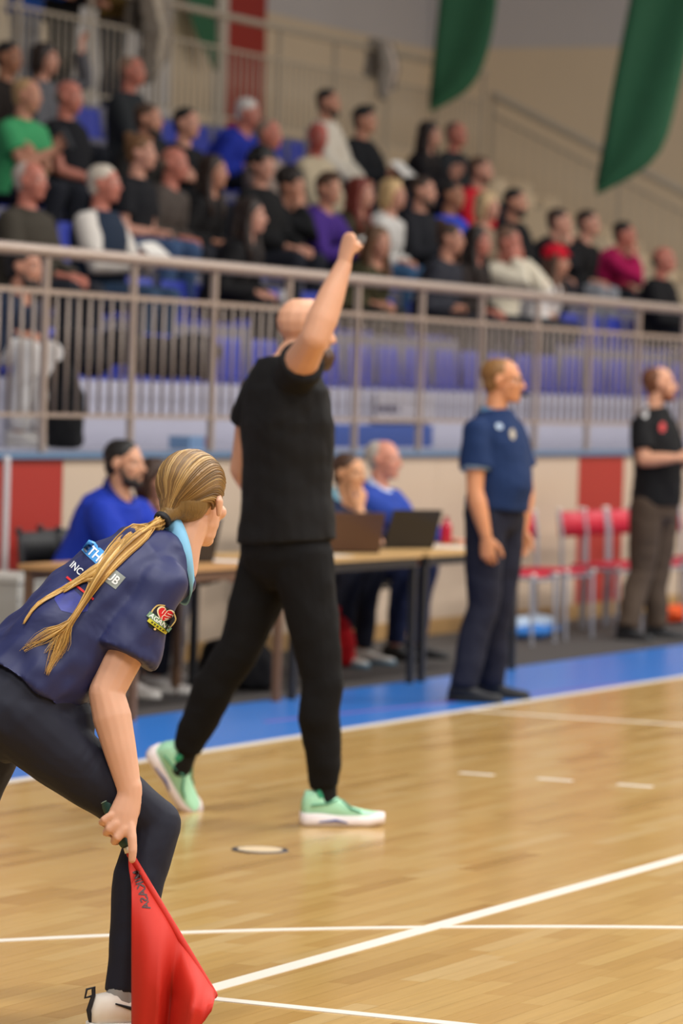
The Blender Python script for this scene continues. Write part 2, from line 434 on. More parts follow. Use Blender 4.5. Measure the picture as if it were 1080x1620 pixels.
def frame(J):
    P, N = J['P'], J['N']; mid = (P+N)/2+J.get('hunch', V(0, 0, 0))
    def at(t):
        if t < 0: return P+(mid-P)*2*t
        if t > 1: return N+(N-mid)*2*(t-1)
        return P*(1-t)**2+mid*2*t*(1-t)+N*t*t
    def tan(t):
        t = min(1, max(0, t)); return unit((mid-P)*(1-t)+(N-mid)*t)
    hd, sd = unit(J['hipR']-J['hipL']), unit(J['shR']-J['shL'])
    def ax(t):
        s = perp(hd.lerp(sd, min(1, max(0, t))), tan(t)); return s, tan(t).cross(s)
    return at, tan, ax
def torso(B, J, tab, inf, W, D=1.0, belly=0, n=20, cap=('f', 'f')):
    at, tan, ax = frame(J); secs = []
    for t, w_, d_, fo in tab:
        s, f = ax(t); bl = belly*math.exp(-((t-.3)/.25)**2)
        secs.append((at(t)+f*(fo+bl*.5), s*(w_*W+inf), f*(d_*W*D+inf+bl*.5)))
    B.loft(secs, n, cap, pw=.9)
def head_local(J, S):
    c, f, u = J['H'], unit(J['Hf']), J['Hu']; u = perp(u, f); s = f.cross(u)
    P = lambda x, y, z: c+(s*x+f*y+u*z)*S
    A = lambda x, y, z: (s*x*S, f*y*S, u*z*S)
    return P, A, s, f, u
def add_head(B, J, S, fem=False, ears=True, fat=1.0):
    P, A, s, f, u = head_local(J, S); k = .94 if fem else 1.0; q = k*fat
    B.ball(P(0, -.012, .035), A(.074*q, .095, .083))
    B.ball(P(0, .024, -.026), A(.06*q, .066, .084))
    B.ball(P(0, .028, -.07), A(.049*q, .052, .042))
    B.ball(P(0, .068, -.093), A(.024*k, .022, .019))
    B.tube([P(0, .084, .014), P(0, .098, -.008), P(0, .107, -.028)], [.009*S, .0105*S, .0135*S])
    B.ball(P(0, .094, -.034), A(.019, .012, .009))
    B.tube([P(-.038, .07, .024), P(0, .081, .027), P(.038, .07, .024)], .0125*S*(.8 if fem else 1))
    for sx in (-1, 1):
        B.ball(P(.04*sx, .058, -.022), A(.022, .022, .02))
        if ears: B.tube([P(.075*sx*q, -.004, .02), P(.084*sx*q, -.014, .004), P(.079*sx*q, -.006, -.026)], [(.007*S, .016*S), (.0085*S, .022*S), (.007*S, .012*S)], side=s, n=8)
    B.ball(P(0, .083, -.058), A(.022, .013, .0075)); B.ball(P(0, .081, -.07), A(.02, .013, .008))
    # neck
    B.tube([J['N']-u*.02*S, J['N'].lerp(P(0, -.028, -.06), .5), P(0, -.022, -.05)], [(.062*S*k, .06*S*k), (.054*S*k, .055*S*k), (.052*S*k, .054*S*k)], side=s, cap=('r', 'r'))
def face_parts(J, S, root, off, brow='#4a3322', eye='#2b2018'):
    P, A, s, f, u = head_local(J, S)
    for sx in (-1, 1):
        MB().ball(P(.032*sx, .0705, .001), A(.0128, .0118, .0078), 10, 6).obj('eye', plain('#c9b9ae', .3), root, off, True)
        MB().ball(P(.033*sx, .0765, .001), A(.0062, .0068, .0062), 8, 6).obj('iris', plain(eye, .2), root, off, True)
        MB().tube([P(.015*sx, .086, .022), P(.034*sx, .081, .027), P(.049*sx, .066, .021)], [.003*S, .0042*S, .0026*S], n=6).obj('eyebrow', hairm(brow), root, off, True)
def hair(J, S, style, col, root, off, vox, fem=False, voxh=None):
    if style in ('none', None): return
    P, A, s, f, u = head_local(J, S); B = MB(); m = hairm(col); k = .95 if fem else 1
    cap = lambda g=1.0, dy=0, dz=0: (B.ball(P(0, -.024+dy, .046+dz), A(.0795*k*g, .0985*g, .0825*g)), B.ball(P(0, -.052, -.012), A(.068*k*g, .056*g, .066*g)))
    if style == 'short': cap()
    elif style == 'buzz': cap(.985, -.004, -.004)
    elif style == 'quiff': cap(1.02); B.ball(P(0, .04, .112), A(.055, .05, .028)); B.ball(P(0, -.01, .115), A(.06, .06, .025))
    elif style == 'ring':          # bald on top, hair round the back
        B.ball(P(0, -.045, .0), A(.078, .067, .055))
    elif style == 'receding': B.ball(P(0, -.04, .035), A(.079, .09, .083)); B.ball(P(0, -.052, -.012), A(.068, .056, .062))
    elif style == 'curly':
        cap(1.08); rr = random.Random(int(P(0, 0, 0).x*1000))
        for i in range(46):
            a = rr.uniform(0, 6.28); z = rr.uniform(-.25, 1); q = math.sqrt(max(0, 1-z*z))
            x_, y_, z_ = q*math.cos(a)*.085, q*math.sin(a)*.1-.03, z*.09+.05
            if y_ > .045 and z_ < .085: continue
            B.ball(P(x_, y_, z_), A(.026, .026, .026), 8, 5)
    elif style in ('long', 'longside'):
        cap(1.04)
        N = J['N']; bk = -f
        B.tube([P(0, -.06, .03), P(0, -.085, -.05), P(0, -.095, -.13), P(0, -.1, -.22), P(.0, -.105, -.33)], [(.075*S, .05*S), (.08*S, .045*S), (.088*S, .035*S), (.08*S, .028*S), (.05*S, .018*S)], side=s)
        for sx in (-1, 1):
            B.tube([P(.05*sx, .02, .09), P(.078*sx, .012, .03), P(.084*sx, -.005, -.05), P(.088*sx, .0, -.14), P(.09*sx, .03, -.24), P(.08*sx, .045, -.31)], [.02*S, (.02*S, .03*S), (.022*S, .04*S), (.026*S, .042*S), (.024*S, .034*S), .012*S], side=s)
    elif style == 'bun':
        cap(1.03); B.ball(P(0, -.09, .115), A(.04, .04, .038))
    elif style == 'pony':
        cap(1.03); B.tube([P(0, -.11, .03), P(0, -.15, .0), P(0, -.155, -.08), P(0, -.14, -.2)], [.022*S, .035*S, .033*S, .012*S])
    elif style == 'bob':
        cap(1.05)
        B.tube([P(0, -.06, .03), P(0, -.075, -.05), P(0, -.07, -.1)], [(.08*S, .05*S), (.082*S, .045*S), (.07*S, .03*S)], side=s)
        for sx in (-1, 1): B.tube([P(.05*sx, .02, .09), P(.078*sx, .012, .03), P(.08*sx, -.005, -.05), P(.07*sx, .0, -.1)], [.02*S, (.02*S, .03*S), (.02*S, .035*S), .015*S], side=s)
    o = blob('hair', B, m, root, off, voxh or vox*.75, 3); return o
def beard(J, S, col, root, off, vox, big=1.0):
    P, A, s, f, u = head_local(J, S); B = MB()
    B.ball(P(0, .036, -.086), A(.0525, .052*big, .036*big)); B.ball(P(0, .07, -.098), A(.03, .026*big, .026*big))
    for sx in (-1, 1): B.tube([P(.062*sx, .012, -.015), P(.058*sx, .02, -.05), P(.045*sx, .045, -.085)], [.009*S, .013*S, .018*S])
    B.tube([P(-.024, .082, -.06), P(0, .093, -.047), P(.024, .082, -.06)], .0075*S)
    return blob('beard', B, hairm(col), root, off, vox*.75, 2)
SHOE_UP = ((-.078, .022, -.058, -.03), (-.066, .033, -.068, .006), (-.02, .038, -.068, .012), (.03, .04, -.068, -.004), (.08, .044, -.068, -.028), (.13, .045, -.068, -.04), (.168, .037, -.066, -.046), (.188, .018, -.06, -.052))
def shoe(root, off, ank, fd, up, S, mu, ms, sport=0, name='shoe'):
    fd = unit(fd); up = perp(up, fd); sd = fd.cross(up); n = 14
    P = lambda x, y, z: ank+(sd*x+fd*y+up*z)*S
    rg = []
    for y, hw, z0, z1 in SHOE_UP:
        if sport: z1 += sport*(.032 if y < -.03 else .02 if y < .06 else .006)
        c, h = (z0+z1)/2, (z1-z0)/2
        rg.append([P(hw*math.copysign(abs(math.cos(2*math.pi*j/n))**.75, math.cos(2*math.pi*j/n)), y, c+h*math.copysign(abs(math.sin(2*math.pi*j/n))**.75, math.sin(2*math.pi*j/n))) for j in range(n)])
    o = MB().rings(rg).obj(name, mu, root, off, True)
    ol = [(-.082, .02), (-.07, .036), (-.02, .041), (.04, .041), (.09, .047), (.135, .048), (.175, .038), (.195, .018)]
    B = MB(); rg = []
    for z, k in ((-.086, .96), (-.072, 1.0), (-.06, .97)):
        zz = lambda y: z+(sport*(.022 if y < 0 else .012) if z > -.065 else 0)+(sport*.012 if y > .17 else 0)
        rg.append([P(hw*k, y, zz(y)) for y, hw in ol]+[P(-hw*k, y, zz(y)) for y, hw in ol[::-1]])
    B.rings(rg).obj('sole', ms, o, None, True).location = (0, 0, 0)
    # the sole mesh was made in world space: bring it to the thing's space
    sm = o.children[0].data
    for v in sm.vertices: v.co -= off
    return o
def figure(name, label, J, L, group=None, vox=.013, root=None, fine=False):
    """one person: a continuous body mesh, clothing, shoes and hair as parts"""
    S = L.get('S', 1.0); W = L.get('W', 1.0)*S; fem = L.get('fem', False)
    off = J['root']; rt = root or empty(name, off, label, 'person', group)
    sk = skin(L['skin']); B = MB(); ex = None if vox <= .0065 else MB(); HB = ex or B
    Tb = [(a, b, c, d) for a, b, c, d in TORSO]
    torso(B, J, Tb, L.get('binf', -.014), W, 1.0, L.get('belly', 0)*.8)
    add_head(B, J, S*L.get('hS', 1), fem, not L.get('noear'), L.get('fat', 1.0))
    am = L.get('arm', 1.0)*(.86 if fem else 1.0)*S; lm = L.get('legw', 1.0)*(.95 if fem else 1.0)*S
    sl = L.get('sleeve', 'short'); at, tan, ax = frame(J)
    T = MB(); hem = L.get('hem', -.12); loose = L.get('loose', 0.0)
    tab = [(max(a, hem) if a < hem else a, b, c, d) for a, b, c, d in TEE if a >= hem-.001 or a == TEE[0][0]]
    torso(T, J, tab, .006+loose, W*(.94 if fem else 1), 1.0, L.get('belly', 0))
    for sd in 'RL':
        sh, el, wr = J['sh'+sd], J['el'+sd], J['wr'+sd]
        inner = J['N'].lerp(sh, .25)-tan(1)*.015
        B.tube([inner, sh], [.05*am, .054*am])
        B.tube([sh, sh.lerp(el, .35), sh.lerp(el, .75), el], [.055*am, .053*am, .045*am, .0415*am])
        fa = unit(wr-el); hd, hn, hp = J['h'+sd]
        B.tube([el, el.lerp(wr, .25), el.lerp(wr, .6), el.lerp(wr, .9), wr], [.0415*am, .0455*am, .038*am, (.030*am, .026*am), (.0285*am, .022*am)], side=unit(hd).cross(hn).normalized(), n=14)
        if hp == 'custom':
            for tp, tr, ts in J['tubes'+sd]: B.tube(tp, tr, side=ts, n=12)
        else: hand(HB, wr, hd, hn, S*L.get('handS', 1)*(.92 if fem else 1), hp, sd == 'R')
        T.tube([J['N'].lerp(sh, .25)-tan(1)*.012, sh], [.046*am+.006, .052*am+.008])
        g = .013+L.get('sloose', loose)
        if sl == 'short':
            fr = L.get('sfrac', .62); e = sh.lerp(el, fr)
            T.tube([sh, sh.lerp(el, fr*.5), e], [.053*am+g*.7, .054*am+g, .052*am+g*1.35], cap=('r', 'f'), n=18)
        elif sl == 'long':
            T.tube([sh, sh.lerp(el, .5), el, el.lerp(wr, .5), el.lerp(wr, .96)], [.053*am+g*.7, .051*am+g, .047*am+g, .044*am+g*.9, .034*am+g*.8], cap=('r', 'f'), n=16)
    # legs (skin) and trousers
    Q = MB(); torso(Q, J, L.get('hips', HIPS), .004+L.get('ploose', 0)*.5, W*(1.0 if fem else .98), 1, L.get('belly', 0)*.5)
    pl = L.get('ploose', .0)
    for sd in 'RL':
        hp_, kn, an = J['hip'+sd], J['kn'+sd], J['an'+sd]; fd = J['ft'+sd]
        bk = perp(-fd, unit(an-kn))
        B.tube([hp_, hp_.lerp(kn, .5), kn], [.075*lm, .068*lm, .05*lm]); B.tube([kn, kn.lerp(an, .3)+bk*.012, an], [.05*lm, .05*lm, .034*lm])
        if L.get('bare_leg'): continue
        calf = kn.lerp(an, .32)+bk*.016*S
        if L.get('slim'):
            r = [.097, .088, .072, .0625, .0625, .064, .052, .041]
        else: r = [.1, .093, .08, .072, .07, .07, .064, .058]
        r = [q*lm+pl for q in r]
        Q.tube([hp_+tan(0)*.01, hp_.lerp(kn, .3), hp_.lerp(kn, .75), kn.lerp(hp_, .05)], r[:4], n=18)
        Q.tube([kn, calf, kn.lerp(an, .72)+bk*.004, kn.lerp(an, L.get('pend', .98))], r[4:], cap=('r', 'f'), n=18)
        Kd = L.get('shoe', ('#2a2a2c', '#1b1b1c'))
        if J.get('shoes', True) and not L.get('noshoe'): shoe(rt, off, an, fd, J.get('fu'+sd, UP), S*1.03, plain(Kd[0], .6), plain(Kd[1], .6), L.get('sport', 0))
    for c_b, r_b in L.get('pballs', ()): Q.ball(c_b, r_b)
    body = blob('body', B, sk, rt, off, vox, L.get('bit', 3), ex)
    tname = L.get('tname', 'shirt'); cm = L.get('cvox', vox)
    sh_o = blob(tname, T, L.get('tmat') or cloth(L['top']), rt, off, cm, L.get('cit', 4))
    pt_o = blob(L.get('pname', 'trousers'), Q, L.get('pmat') or cloth(L['bottom']), rt, off, cm, L.get('cit', 4))
    if L.get('folds'):
        for ob in (sh_o, pt_o):
            dm = ob.modifiers.new('folds', 'DISPLACE'); dm.texture = FOLDS; dm.texture_coords = 'LOCAL'; dm.strength = L['folds'] if ob is sh_o else L.get('pfolds', L['folds']); dm.mid_level = .5
    hs, hc = L.get('hair', ('short', '#3a2a1e'))
    ho = hair(J, S*L.get('hS', 1), hs, hc, rt, off, vox, fem)
    if L.get('beard'): beard(J, S*L.get('hS', 1), L['beard'], rt, off, vox, L.get('bbig', 1.0))
    if L.get('eyes', True): face_parts(J, S*L.get('hS', 1), rt, off, L.get('brow', hc if hs != 'none' else '#5a4330'))
    return rt, body, sh_o, pt_o, ho
def collar(J, S, col, root, off, r0=.078, r1=.066, h=.045, front=.02, thick=.007, name='collar'):
    """a folded collar band round the neck"""
    at, tan, ax = frame(J); s, f = ax(1.0); t = unit(J['H']-J['N']); rg = []; n = 30
    for i in range(n+1):
        a = 2*math.pi*i/n; dr = s*math.sin(a)-f*math.cos(a); k = (1-math.cos(a))/2
        c = J['N']-t*(.0+front*k)
        lo, hi = c+dr*r0*S-t*.01*S, c+dr*r1*S+t*(h-.012*k)*S
        mid = c+dr*(r0*.99)*S+t*h*.45*S
        rg.append([lo+dr*thick, mid+dr*thick, hi+dr*thick, hi, mid, lo])
    return MB().rings(rg).obj(name, col, root, off, True)

# ---- seated people -------------------------------------------------------
def seated(name, label, head, seat_z, floor_z, yaw=0, lean=.0, L=None, arms=('lap', 'lap'), hyaw=0, hpitch=0, group=None, vox=.014, spread=.0, hunch=.02, shd=0, knee_up=0.0, feet=.0):
    """head: world point of the head centre; facing the court (-Y) turned by yaw"""
    S = L.get('S', 1.0); F = Matrix.Rotation(yaw, 3, 'Z') @ V(0, -1, 0); Rr = F.cross(UP)
    fem = L.get('fem', False); sw = (.155 if fem else .18)*L.get('W', 1)*S
    J = {}; hf = Matrix.Rotation(hyaw, 3, 'Z') @ F; hf = unit(hf+UP*math.tan(hpitch)); J['Hf'] = hf; J['Hu'] = UP
    J['H'] = head; N = head-UP*.165*S-unit(V(hf.x, hf.y, 0))*.03*S; J['N'] = N
    sp = .48*S; dz = N.z-(seat_z+.1); fx = math.sqrt(max(0.0, sp*sp-dz*dz)) if dz < sp else 0
    fx = min(fx, .3)+lean
    J['P'] = V(N.x, N.y, 0)-F*fx+UP*(seat_z+.1); J['hunch'] = -F*hunch
    rs = Rr*math.cos(shd)+F*math.sin(shd)
    J['shR'] = N-UP*.075*S+rs*sw; J['shL'] = N-UP*.075*S-rs*sw
    for sd, sg in (('R', 1), ('L', -1)):
        hp = J['P']+Rr*.088*S*sg; J['hip'+sd] = hp
        kn = hp+F*.42*S+Rr*(.03+spread)*sg+UP*(knee_up)
        kn.z = min(kn.z, floor_z+.52*S+.02); J['kn'+sd] = kn
        J['an'+sd] = V(kn.x, kn.y, floor_z+.088*S)-F*(.06-feet); J['ft'+sd] = F+Rr*.2*sg
    ua, fl = .285*S, .25*S
    for sd, sg in (('R', 1), ('L', -1)):
        po = arms[0] if sd == 'R' else arms[1]; sh = J['sh'+sd]; kn, hp = J['kn'+sd], J['hip'+sd]
        hint = -UP*.8+Rr*sg*.5-F*.4; hd = F-Rr*sg*.5-UP*.2; hn = UP; pose = 'relaxed'
        if po == 'lap': tg = hp.lerp(kn, .72)+UP*.105-Rr*sg*.03
        elif po == 'knee': tg = kn+UP*.1-F*.08; hd = F-UP*.5
        elif po == 'mid': tg = hp.lerp(kn, .6)+UP*.12-Rr*sg*.1; hd = -Rr*sg+F*.4; pose = 'hold'
        elif po == 'chin': tg = head-UP*.16*S+F*.075*S+Rr*sg*.045; hint = F*.7-UP+Rr*sg*.3; hd = UP*.8-Rr*sg*.3+hf*.1; hn = F+Rr*sg*.2; pose = 'fist'
        elif po == 'mouth': tg = head-UP*.19*S+hf*.1*S+Rr*sg*.05; hint = F*.5-UP+Rr*sg*.4; hd = UP*.9-Rr*sg*.35; hn = F*.9+Rr*sg*.3; pose = 'hold'
        elif po == 'face': tg = head-UP*.13*S+hf*.085*S+Rr*sg*.06; hint = F*.5-UP+Rr*sg*.6; hd = UP-Rr*sg*.25; hn = F*.9+Rr*sg*.5; pose = 'hold'
        elif po == 'clap': tg = N-UP*.22*S+F*.26*S+Rr*sg*.035; hint = -UP+Rr*sg*.8; hd = F*.5+UP*.7; hn = Rr*sg; pose = 'flat'
        elif po == 'fold': tg = N-UP*.24*S+F*.17*S-Rr*sg*.11; hint = -UP+Rr*sg*.9; hd = -Rr*sg+UP*.15; hn = F; pose = 'hold'
        elif po == 'phone': tg = N-UP*.2*S+F*.3*S+Rr*sg*.05; hint = -UP+Rr*sg*.5; hd = F*.4+UP*.7-Rr*sg*.3; hn = F*.6-UP*.2+Rr*sg*.5; pose = 'grip'
        elif po == 'read': tg = N-UP*.3*S+F*.3*S+Rr*sg*.1; hint = -UP+Rr*sg*.6; hd = F*.8+UP*.3-Rr*sg*.2; hn = Rr*sg*.6-UP*.6; pose = 'grip'
        elif po == 'raise': tg = sh+UP*.32*S+F*.22*S+Rr*sg*.05; hint = F*.6+Rr*sg-UP*.4; hd = UP; hn = -F; pose = 'relaxed'
        elif po == 'desk': tg = N-UP*.3*S+F*.36*S+Rr*sg*.06; hint = -UP+Rr*sg*.6; hd = F-Rr*sg*.3; hn = UP; pose = 'relaxed'
        elif po == 'reach': tg = N-UP*.3*S+F*.5*S+Rr*sg*.05; hint = -UP+Rr*sg*.6; hd = F-UP*.05; hn = UP; pose = 'relaxed'
        elif po == 'down': tg = sh-UP*.48*S+Rr*sg*.05+F*.06; hd = -UP; hn = Rr*sg
        el, wr = ik(sh, tg, ua, fl, hint); J['el'+sd] = el; J['wr'+sd] = wr; J['h'+sd] = (hd, hn, pose)
    J['root'] = V(J['P'].x, J['P'].y, floor_z)
    r = figure(name, label, J, L, group, vox)
    return r, J

# ================================================================== THE FOUR STANDING FIGURES
r0, d0 = _r0, _d0
# ---- line judge in front -------------------------------------------------
NAVY = mat('jersey', '#222856', .55, spec=.45, bump=.5, bscale=4.5, var=.1, vscale=3)
DARK = mat('training_trousers', '#1b1d2c', .7, spec=.3, bump=.45, bscale=5, var=.08)
Fg = r0*math.cos(R_(27))+d0*math.sin(R_(27)); Rg = Fg.cross(UP)
Hf = unit(r0*math.cos(R_(65))+d0*math.sin(R_(65))-UP*.04)
G = dict(P=PD(10, 1112, 9.27), N=PD(277, 886, 9.41), H=PD(307, 795, 9.45), Hf=Hf, Hu=UP*1.0-r0*.02,
         shR=PD(248, 926, 9.26), shL=PD(262, 858, 9.56), elR=PD(168, 1096, 9.2), wrR=PD(206, 1254, 9.17),
         elL=PD(150, 1010, 9.72), wrL=PD(-30, 1110, 9.7),
         hipR=PD(26, 1140, 9.2), hipL=PD(-16, 1146, 9.36), knR=PD(247, 1303, 9.27), knL=PD(-98, 1395, 9.52),
         anR=PZ(190, 1640)+UP*.098, anL=PZ(-190, 1600)+UP*.09, ftR=Fg, ftL=Fg*.7-Rg*.5, root=PZ(60, 1625),
         hunch=V(0, 0, .085)-Fg*.035)
G['hR'] = (unit(-CU), unit(-CD), 'custom')
q_ = lambda *a: [PD(x, y, z) for x, y, z in a]
G['tubesR'] = [(q_((206, 1243, 9.17), (204, 1262, 9.168), (196, 1286, 9.16), (193, 1308, 9.155)), [(.029, .023), (.031, .0215), (.036, .0195), (.035, .0165)], CR),
    (q_((206, 1304, 9.152), (209, 1327, 9.142), (210, 1346, 9.138), (209, 1360, 9.14)), [.0125, .0118, .0108, .0092], CR),
    (q_((197, 1311, 9.148), (186, 1325, 9.143), (181, 1331, 9.18), (193, 1330, 9.21)), [.0122, .0115, .0105, .009], CU),
    (q_((184, 1303, 9.148), (173, 1312, 9.146), (168, 1317, 9.18), (179, 1318, 9.212)), [.0118, .011, .0102, .009], CU),
    (q_((176, 1290, 9.153), (165, 1297, 9.152), (161, 1301, 9.18), (171, 1304, 9.208)), [.0108, .0102, .0092, .008], CU),
    (q_((214, 1268, 9.185), (213, 1292, 9.205), (203, 1312, 9.215), (196, 1322, 9.215)), [.015, .0125, .011, .009], CR)]
G['hL'] = (-UP+Fg*.3, -Rg, 'relaxed')
LG = dict(binf=-.035, pfolds=.008, pballs=[(PD(100, 1146, 9.26), .08), (PD(60, 1120, 9.26), .09)], S=.97, W=1.0, fem=True, skin='#dca98c', top='#262c5e', tmat=NAVY, pmat=DARK, sleeve='short', sfrac=.66, hem=.08, belly=.03, loose=.008, folds=.034, hips=((-.2, .09, .075, 0), (-.12, .155, .115, 0), (-.03, .168, .138, .01), (.08, .158, .135, .02), (.16, .145, .122, .026)), bit=1,
          hair=('none', '#a5804d'), slim=True, legw=1.08, arm=1.24, pend=.985, noshoe=True, cvox=.007, tname='polo_shirt', brow='#8a6a45', handS=1.13)
girl, g_body, g_shirt, g_pants, _ = figure('person', 'line judge in navy polo bending forward and holding a red flag', G, LG, None, .0042)
goff = G['root']
collar(G, 1.0, cloth('#86bfe0', .1), girl, goff, .09, .068, .052, .012)
TIE = []
def judge_hair():
    S = .97; P, A, s, f, u = head_local(G, S)
    base = MB(); hm = hairm('#84663a')
    base.ball(P(0, -.02, .046), A(.0775, .1, .083)); base.ball(P(0, -.055, .0), A(.067, .06, .056))
    tie = P(-.02, -.134, -.048)
    base.tube([P(-.006, -.07, .0), P(-.014, -.11, -.03), tie], [.042*S, .026*S, .013*S])
    o = blob('hair', base, hm, girl, goff, .0055, 4)
    # strands combed back over the head to the tie
    rr = random.Random(5); cols = ['#8f6c3c', '#73562f', '#a07d48', '#846339', '#b18e57', '#674c2b']
    packs = [MB() for _ in cols]
    c0 = P(0, -.022, .046)
    for i in range(640):
        # start on the hairline: arc over the forehead from ear to ear
        th = rr.uniform(-1.3, 1.3); ang = th*1.75
        st = V(math.sin(ang)*.072, .058*math.cos(ang*.62)-.012*abs(th), .116-.088*abs(th)**1.6)
        pts = []; K = 14; jit = rr.uniform(-.02, .02); lift = 1.008+rr.uniform(0, .03)
        for k in range(K+1):
            t = k/K; e = V(-.02, -.130, -.046); cc = V(0, -.022, .046); rd = V(.0785, .101, .084)
            nv = lambda p: V((p.x-cc.x)/rd.x, (p.y-cc.y)/rd.y, (p.z-cc.z)/rd.z)
            m_ = V(math.sin(th*1.45), -.3, math.cos(th*1.45)+.15)
            v = nv(st).normalized()*(1-t)**2+m_*(2*t*(1-t)*1.15)+nv(e).normalized()*t*t; v.normalize()
            q = cc+V(v.x*rd.x, v.y*rd.y, v.z*rd.z)*(lift+jit*.8*math.sin(math.pi*t))
            if t >= .86: q = pts[-1][1].lerp(e+V(rr.uniform(-.008, .008), 0, rr.uniform(-.008, .008)), (t-.8)/.2)
            pts.append((t, q))
        w_ = rr.uniform(.0018, .0048)
        rr_i = rr.randrange(len(cols))
        packs[rr_i].tube([P(q.x, q.y, q.z) for _, q in pts], [(w_*(1.0-.3*t), w_*.55) for t, _ in pts], side=s, n=5)
    for c, B in zip(cols, packs): B.obj('hair_lock', mat('hair', c, .42, spec=.5, var=.2, vscale=40), o, goff, True)
    TIE.extend([tie, unit(tie-P(-.012, -.1, -.02))])
    # hair tie
    tb = MB(); ax = unit(P(-.02, -.134, -.048)-P(-.012, -.1, -.02)); s = perp(s, ax); u = ax.cross(s)
    for k in range(2): tb.tube([tie+ax*(.004*k-.004)+(s*math.cos(t)+u*math.sin(t)).__mul__(.0165) for t in [i*2*math.pi/14 for i in range(15)]], .0065, n=8)
    tb.obj('hair_tie', plain('#141318', .7), o, goff, True)
judge_hair()
bake_all()
SHIRT_BVH = BVHTree.FromPolygons([v.co+goff for v in g_shirt.data.vertices], [p.vertices[:] for p in g_shirt.data.polygons])
def on_shirt(x, y, dep, lift=.006):
    """a point laid on the jersey where it is there, else at the given distance"""
    v = _ray(x, y).normalized(); h = SHIRT_BVH.ray_cast(CAM, v)
    return h[0]-v*lift if h[0] is not None else PD(x, y, dep)

def judge_ponytail():
    rr = random.Random(11)
    # ponytail: down over the shoulder blade, splitting into locks
    dep = 9.30
    L1 = [(249, 826, dep+.1), (222, 840, dep-.02), (190, 868, dep-.05), (161, 904, dep-.05), (136, 946, dep-.045), (111, 985, dep-.03)]
    ends = [(75, 1063, dep+.0, 110), (84, 1048, dep, 50), (38, 1028, dep+.03, 60), (72, 1030, dep+.01, 26)]
    cols2 = ['#c09448', '#a97c3a', '#d3a95e', '#b78a44', '#8f6a35', '#dcb878']
    packs = [MB() for _ in cols2]; jj = 0
    for ex, ey, ed, cnt in ends:
        for i in range(cnt):
            g1 = rr.gauss(0, 1); g2 = rr.gauss(0, .6); pts = []
            tj = TIE[0]+V(rr.gauss(0, .004), rr.gauss(0, .004), rr.gauss(0, .004)); pts += [tj, tj+TIE[1]*.022+V(0, 0, .004+g1*.003)]
            for k, (x, y, z) in enumerate(L1[1:], 1):
                t = k/5; sp = 2.2+4.6*math.sin(math.pi*min(1, t*1.15+.12))
                pts.append(PD(x+g1*sp*.62, y+g1*sp*.62+g2*2, z+g2*.006) if k == 0 else on_shirt(x+g1*sp*.62, y+g1*sp*.62+g2*2, z, .004+.020*math.exp(-g1*g1)*(1-.5*t)+abs(g2)*.004))
            mid = ((L1[-1][0]+ex)/2+rr.gauss(0, 3), (L1[-1][1]+ey)/2+rr.gauss(0, 3))
            pts.append(on_shirt(mid[0]+g1*3, mid[1]+g1*3, ed, .006+abs(g2)*.004)); pts.append(on_shirt(ex+g1*2.4, ey+g2*5, ed, .005))
            w_ = rr.uniform(.0013, .0028)
            pts = [Vector(q) for q in smoothed([tuple(q) for q in pts], 20)][:rr.choice((17, 18, 19, 20, 21, 21))]; nn = len(pts)
            packs[rr.randrange(6)].tube(pts, [w_*(1.15 if i < nn-7 else 1.15*max(.15, (nn-1-i)/7)) for i in range(nn)], n=5)
    for wisp in ([(250, 828, 9.34), (205, 846, 9.27), (186, 872, 9.27), (182, 892, 9.27)], [(190, 878, 9.26), (150, 905, 9.27), (105, 930, 9.28), (60, 955, 9.32), (38, 985, 9.36)], [(190, 876, 9.26), (148, 899, 9.27), (108, 925, 9.28), (70, 948, 9.32)], [(196, 880, 9.26), (160, 912, 9.26), (128, 920, 9.28), (100, 936, 9.3)]):
        for i in range(14):
            q0 = [on_shirt(x+rr.gauss(0, 1.6), y+rr.gauss(0, 1.6), z, .008) for x, y, z in wisp]; q = [Vector(k) for k in smoothed([tuple(k) for k in q0], 12)]; packs[rr.randrange(6)].tube(q, [.0018]*(len(q)-1)+[.0004], n=5)
    pt = None
    for c, B in zip(cols2, packs):
        if pt is None: pt = B.obj('ponytail', mat('hair', c, .4, spec=.5, var=.25, vscale=40), girl, goff, True)
        else: B.obj('hair_lock', mat('hair', c, .4, spec=.5, var=.25, vscale=40), pt, goff, True)
judge_ponytail()
# sock, shoe with black pull loop
fdir = G['ftR']; an = G['anR']
MB().tube([an-UP*.03, an+UP*.0, an+UP*.018], [.0365, .036, .0355]).obj('sock', cloth('#9b9a98', .2), girl, goff, True)
so = shoe(girl, goff, an, fdir, UP, 1.0, plain('#e9dfd2', .6), plain('#efe8de', .5))
shoe(girl, goff, G['anL'], G['ftL'], UP, 1.0, plain('#e9dfd2', .6), plain('#efe8de', .5))
sd_ = fdir.cross(UP); Q = lambda x, y, z: an+sd_*x+fdir*y+UP*z
MB().tube([Q(.0, -.078, -.055), Q(0, -.084, -.03), Q(0, -.077, -.008), Q(0, -.072, .006), Q(0, -.074, .018)], [.006, .006, .0055, .005, .004], n=8).obj('heel_stripe', plain('#15141a', .6), so, goff, True)
MB().tube([Q(0, -.072, .004), Q(0, -.094, .0), Q(0, -.09, .02), Q(0, -.07, .024), Q(0, -.07, .006)], .0032, n=8).obj('pull_loop', plain('#15141a', .6), so, goff, True)
MB().tube([Q(.0375, -.03, -.012), Q(.041, .02, -.028), Q(.043, .055, -.036), Q(.043, .085, -.034), Q(.042, .11, -.022)], [(.0015, .002), (.0018, .005), (.002, .0075), (.002, .006), (.0015, .002)], side=sd_, n=8).obj('swoosh_mark', plain('#15141a', .5), so, goff, True)

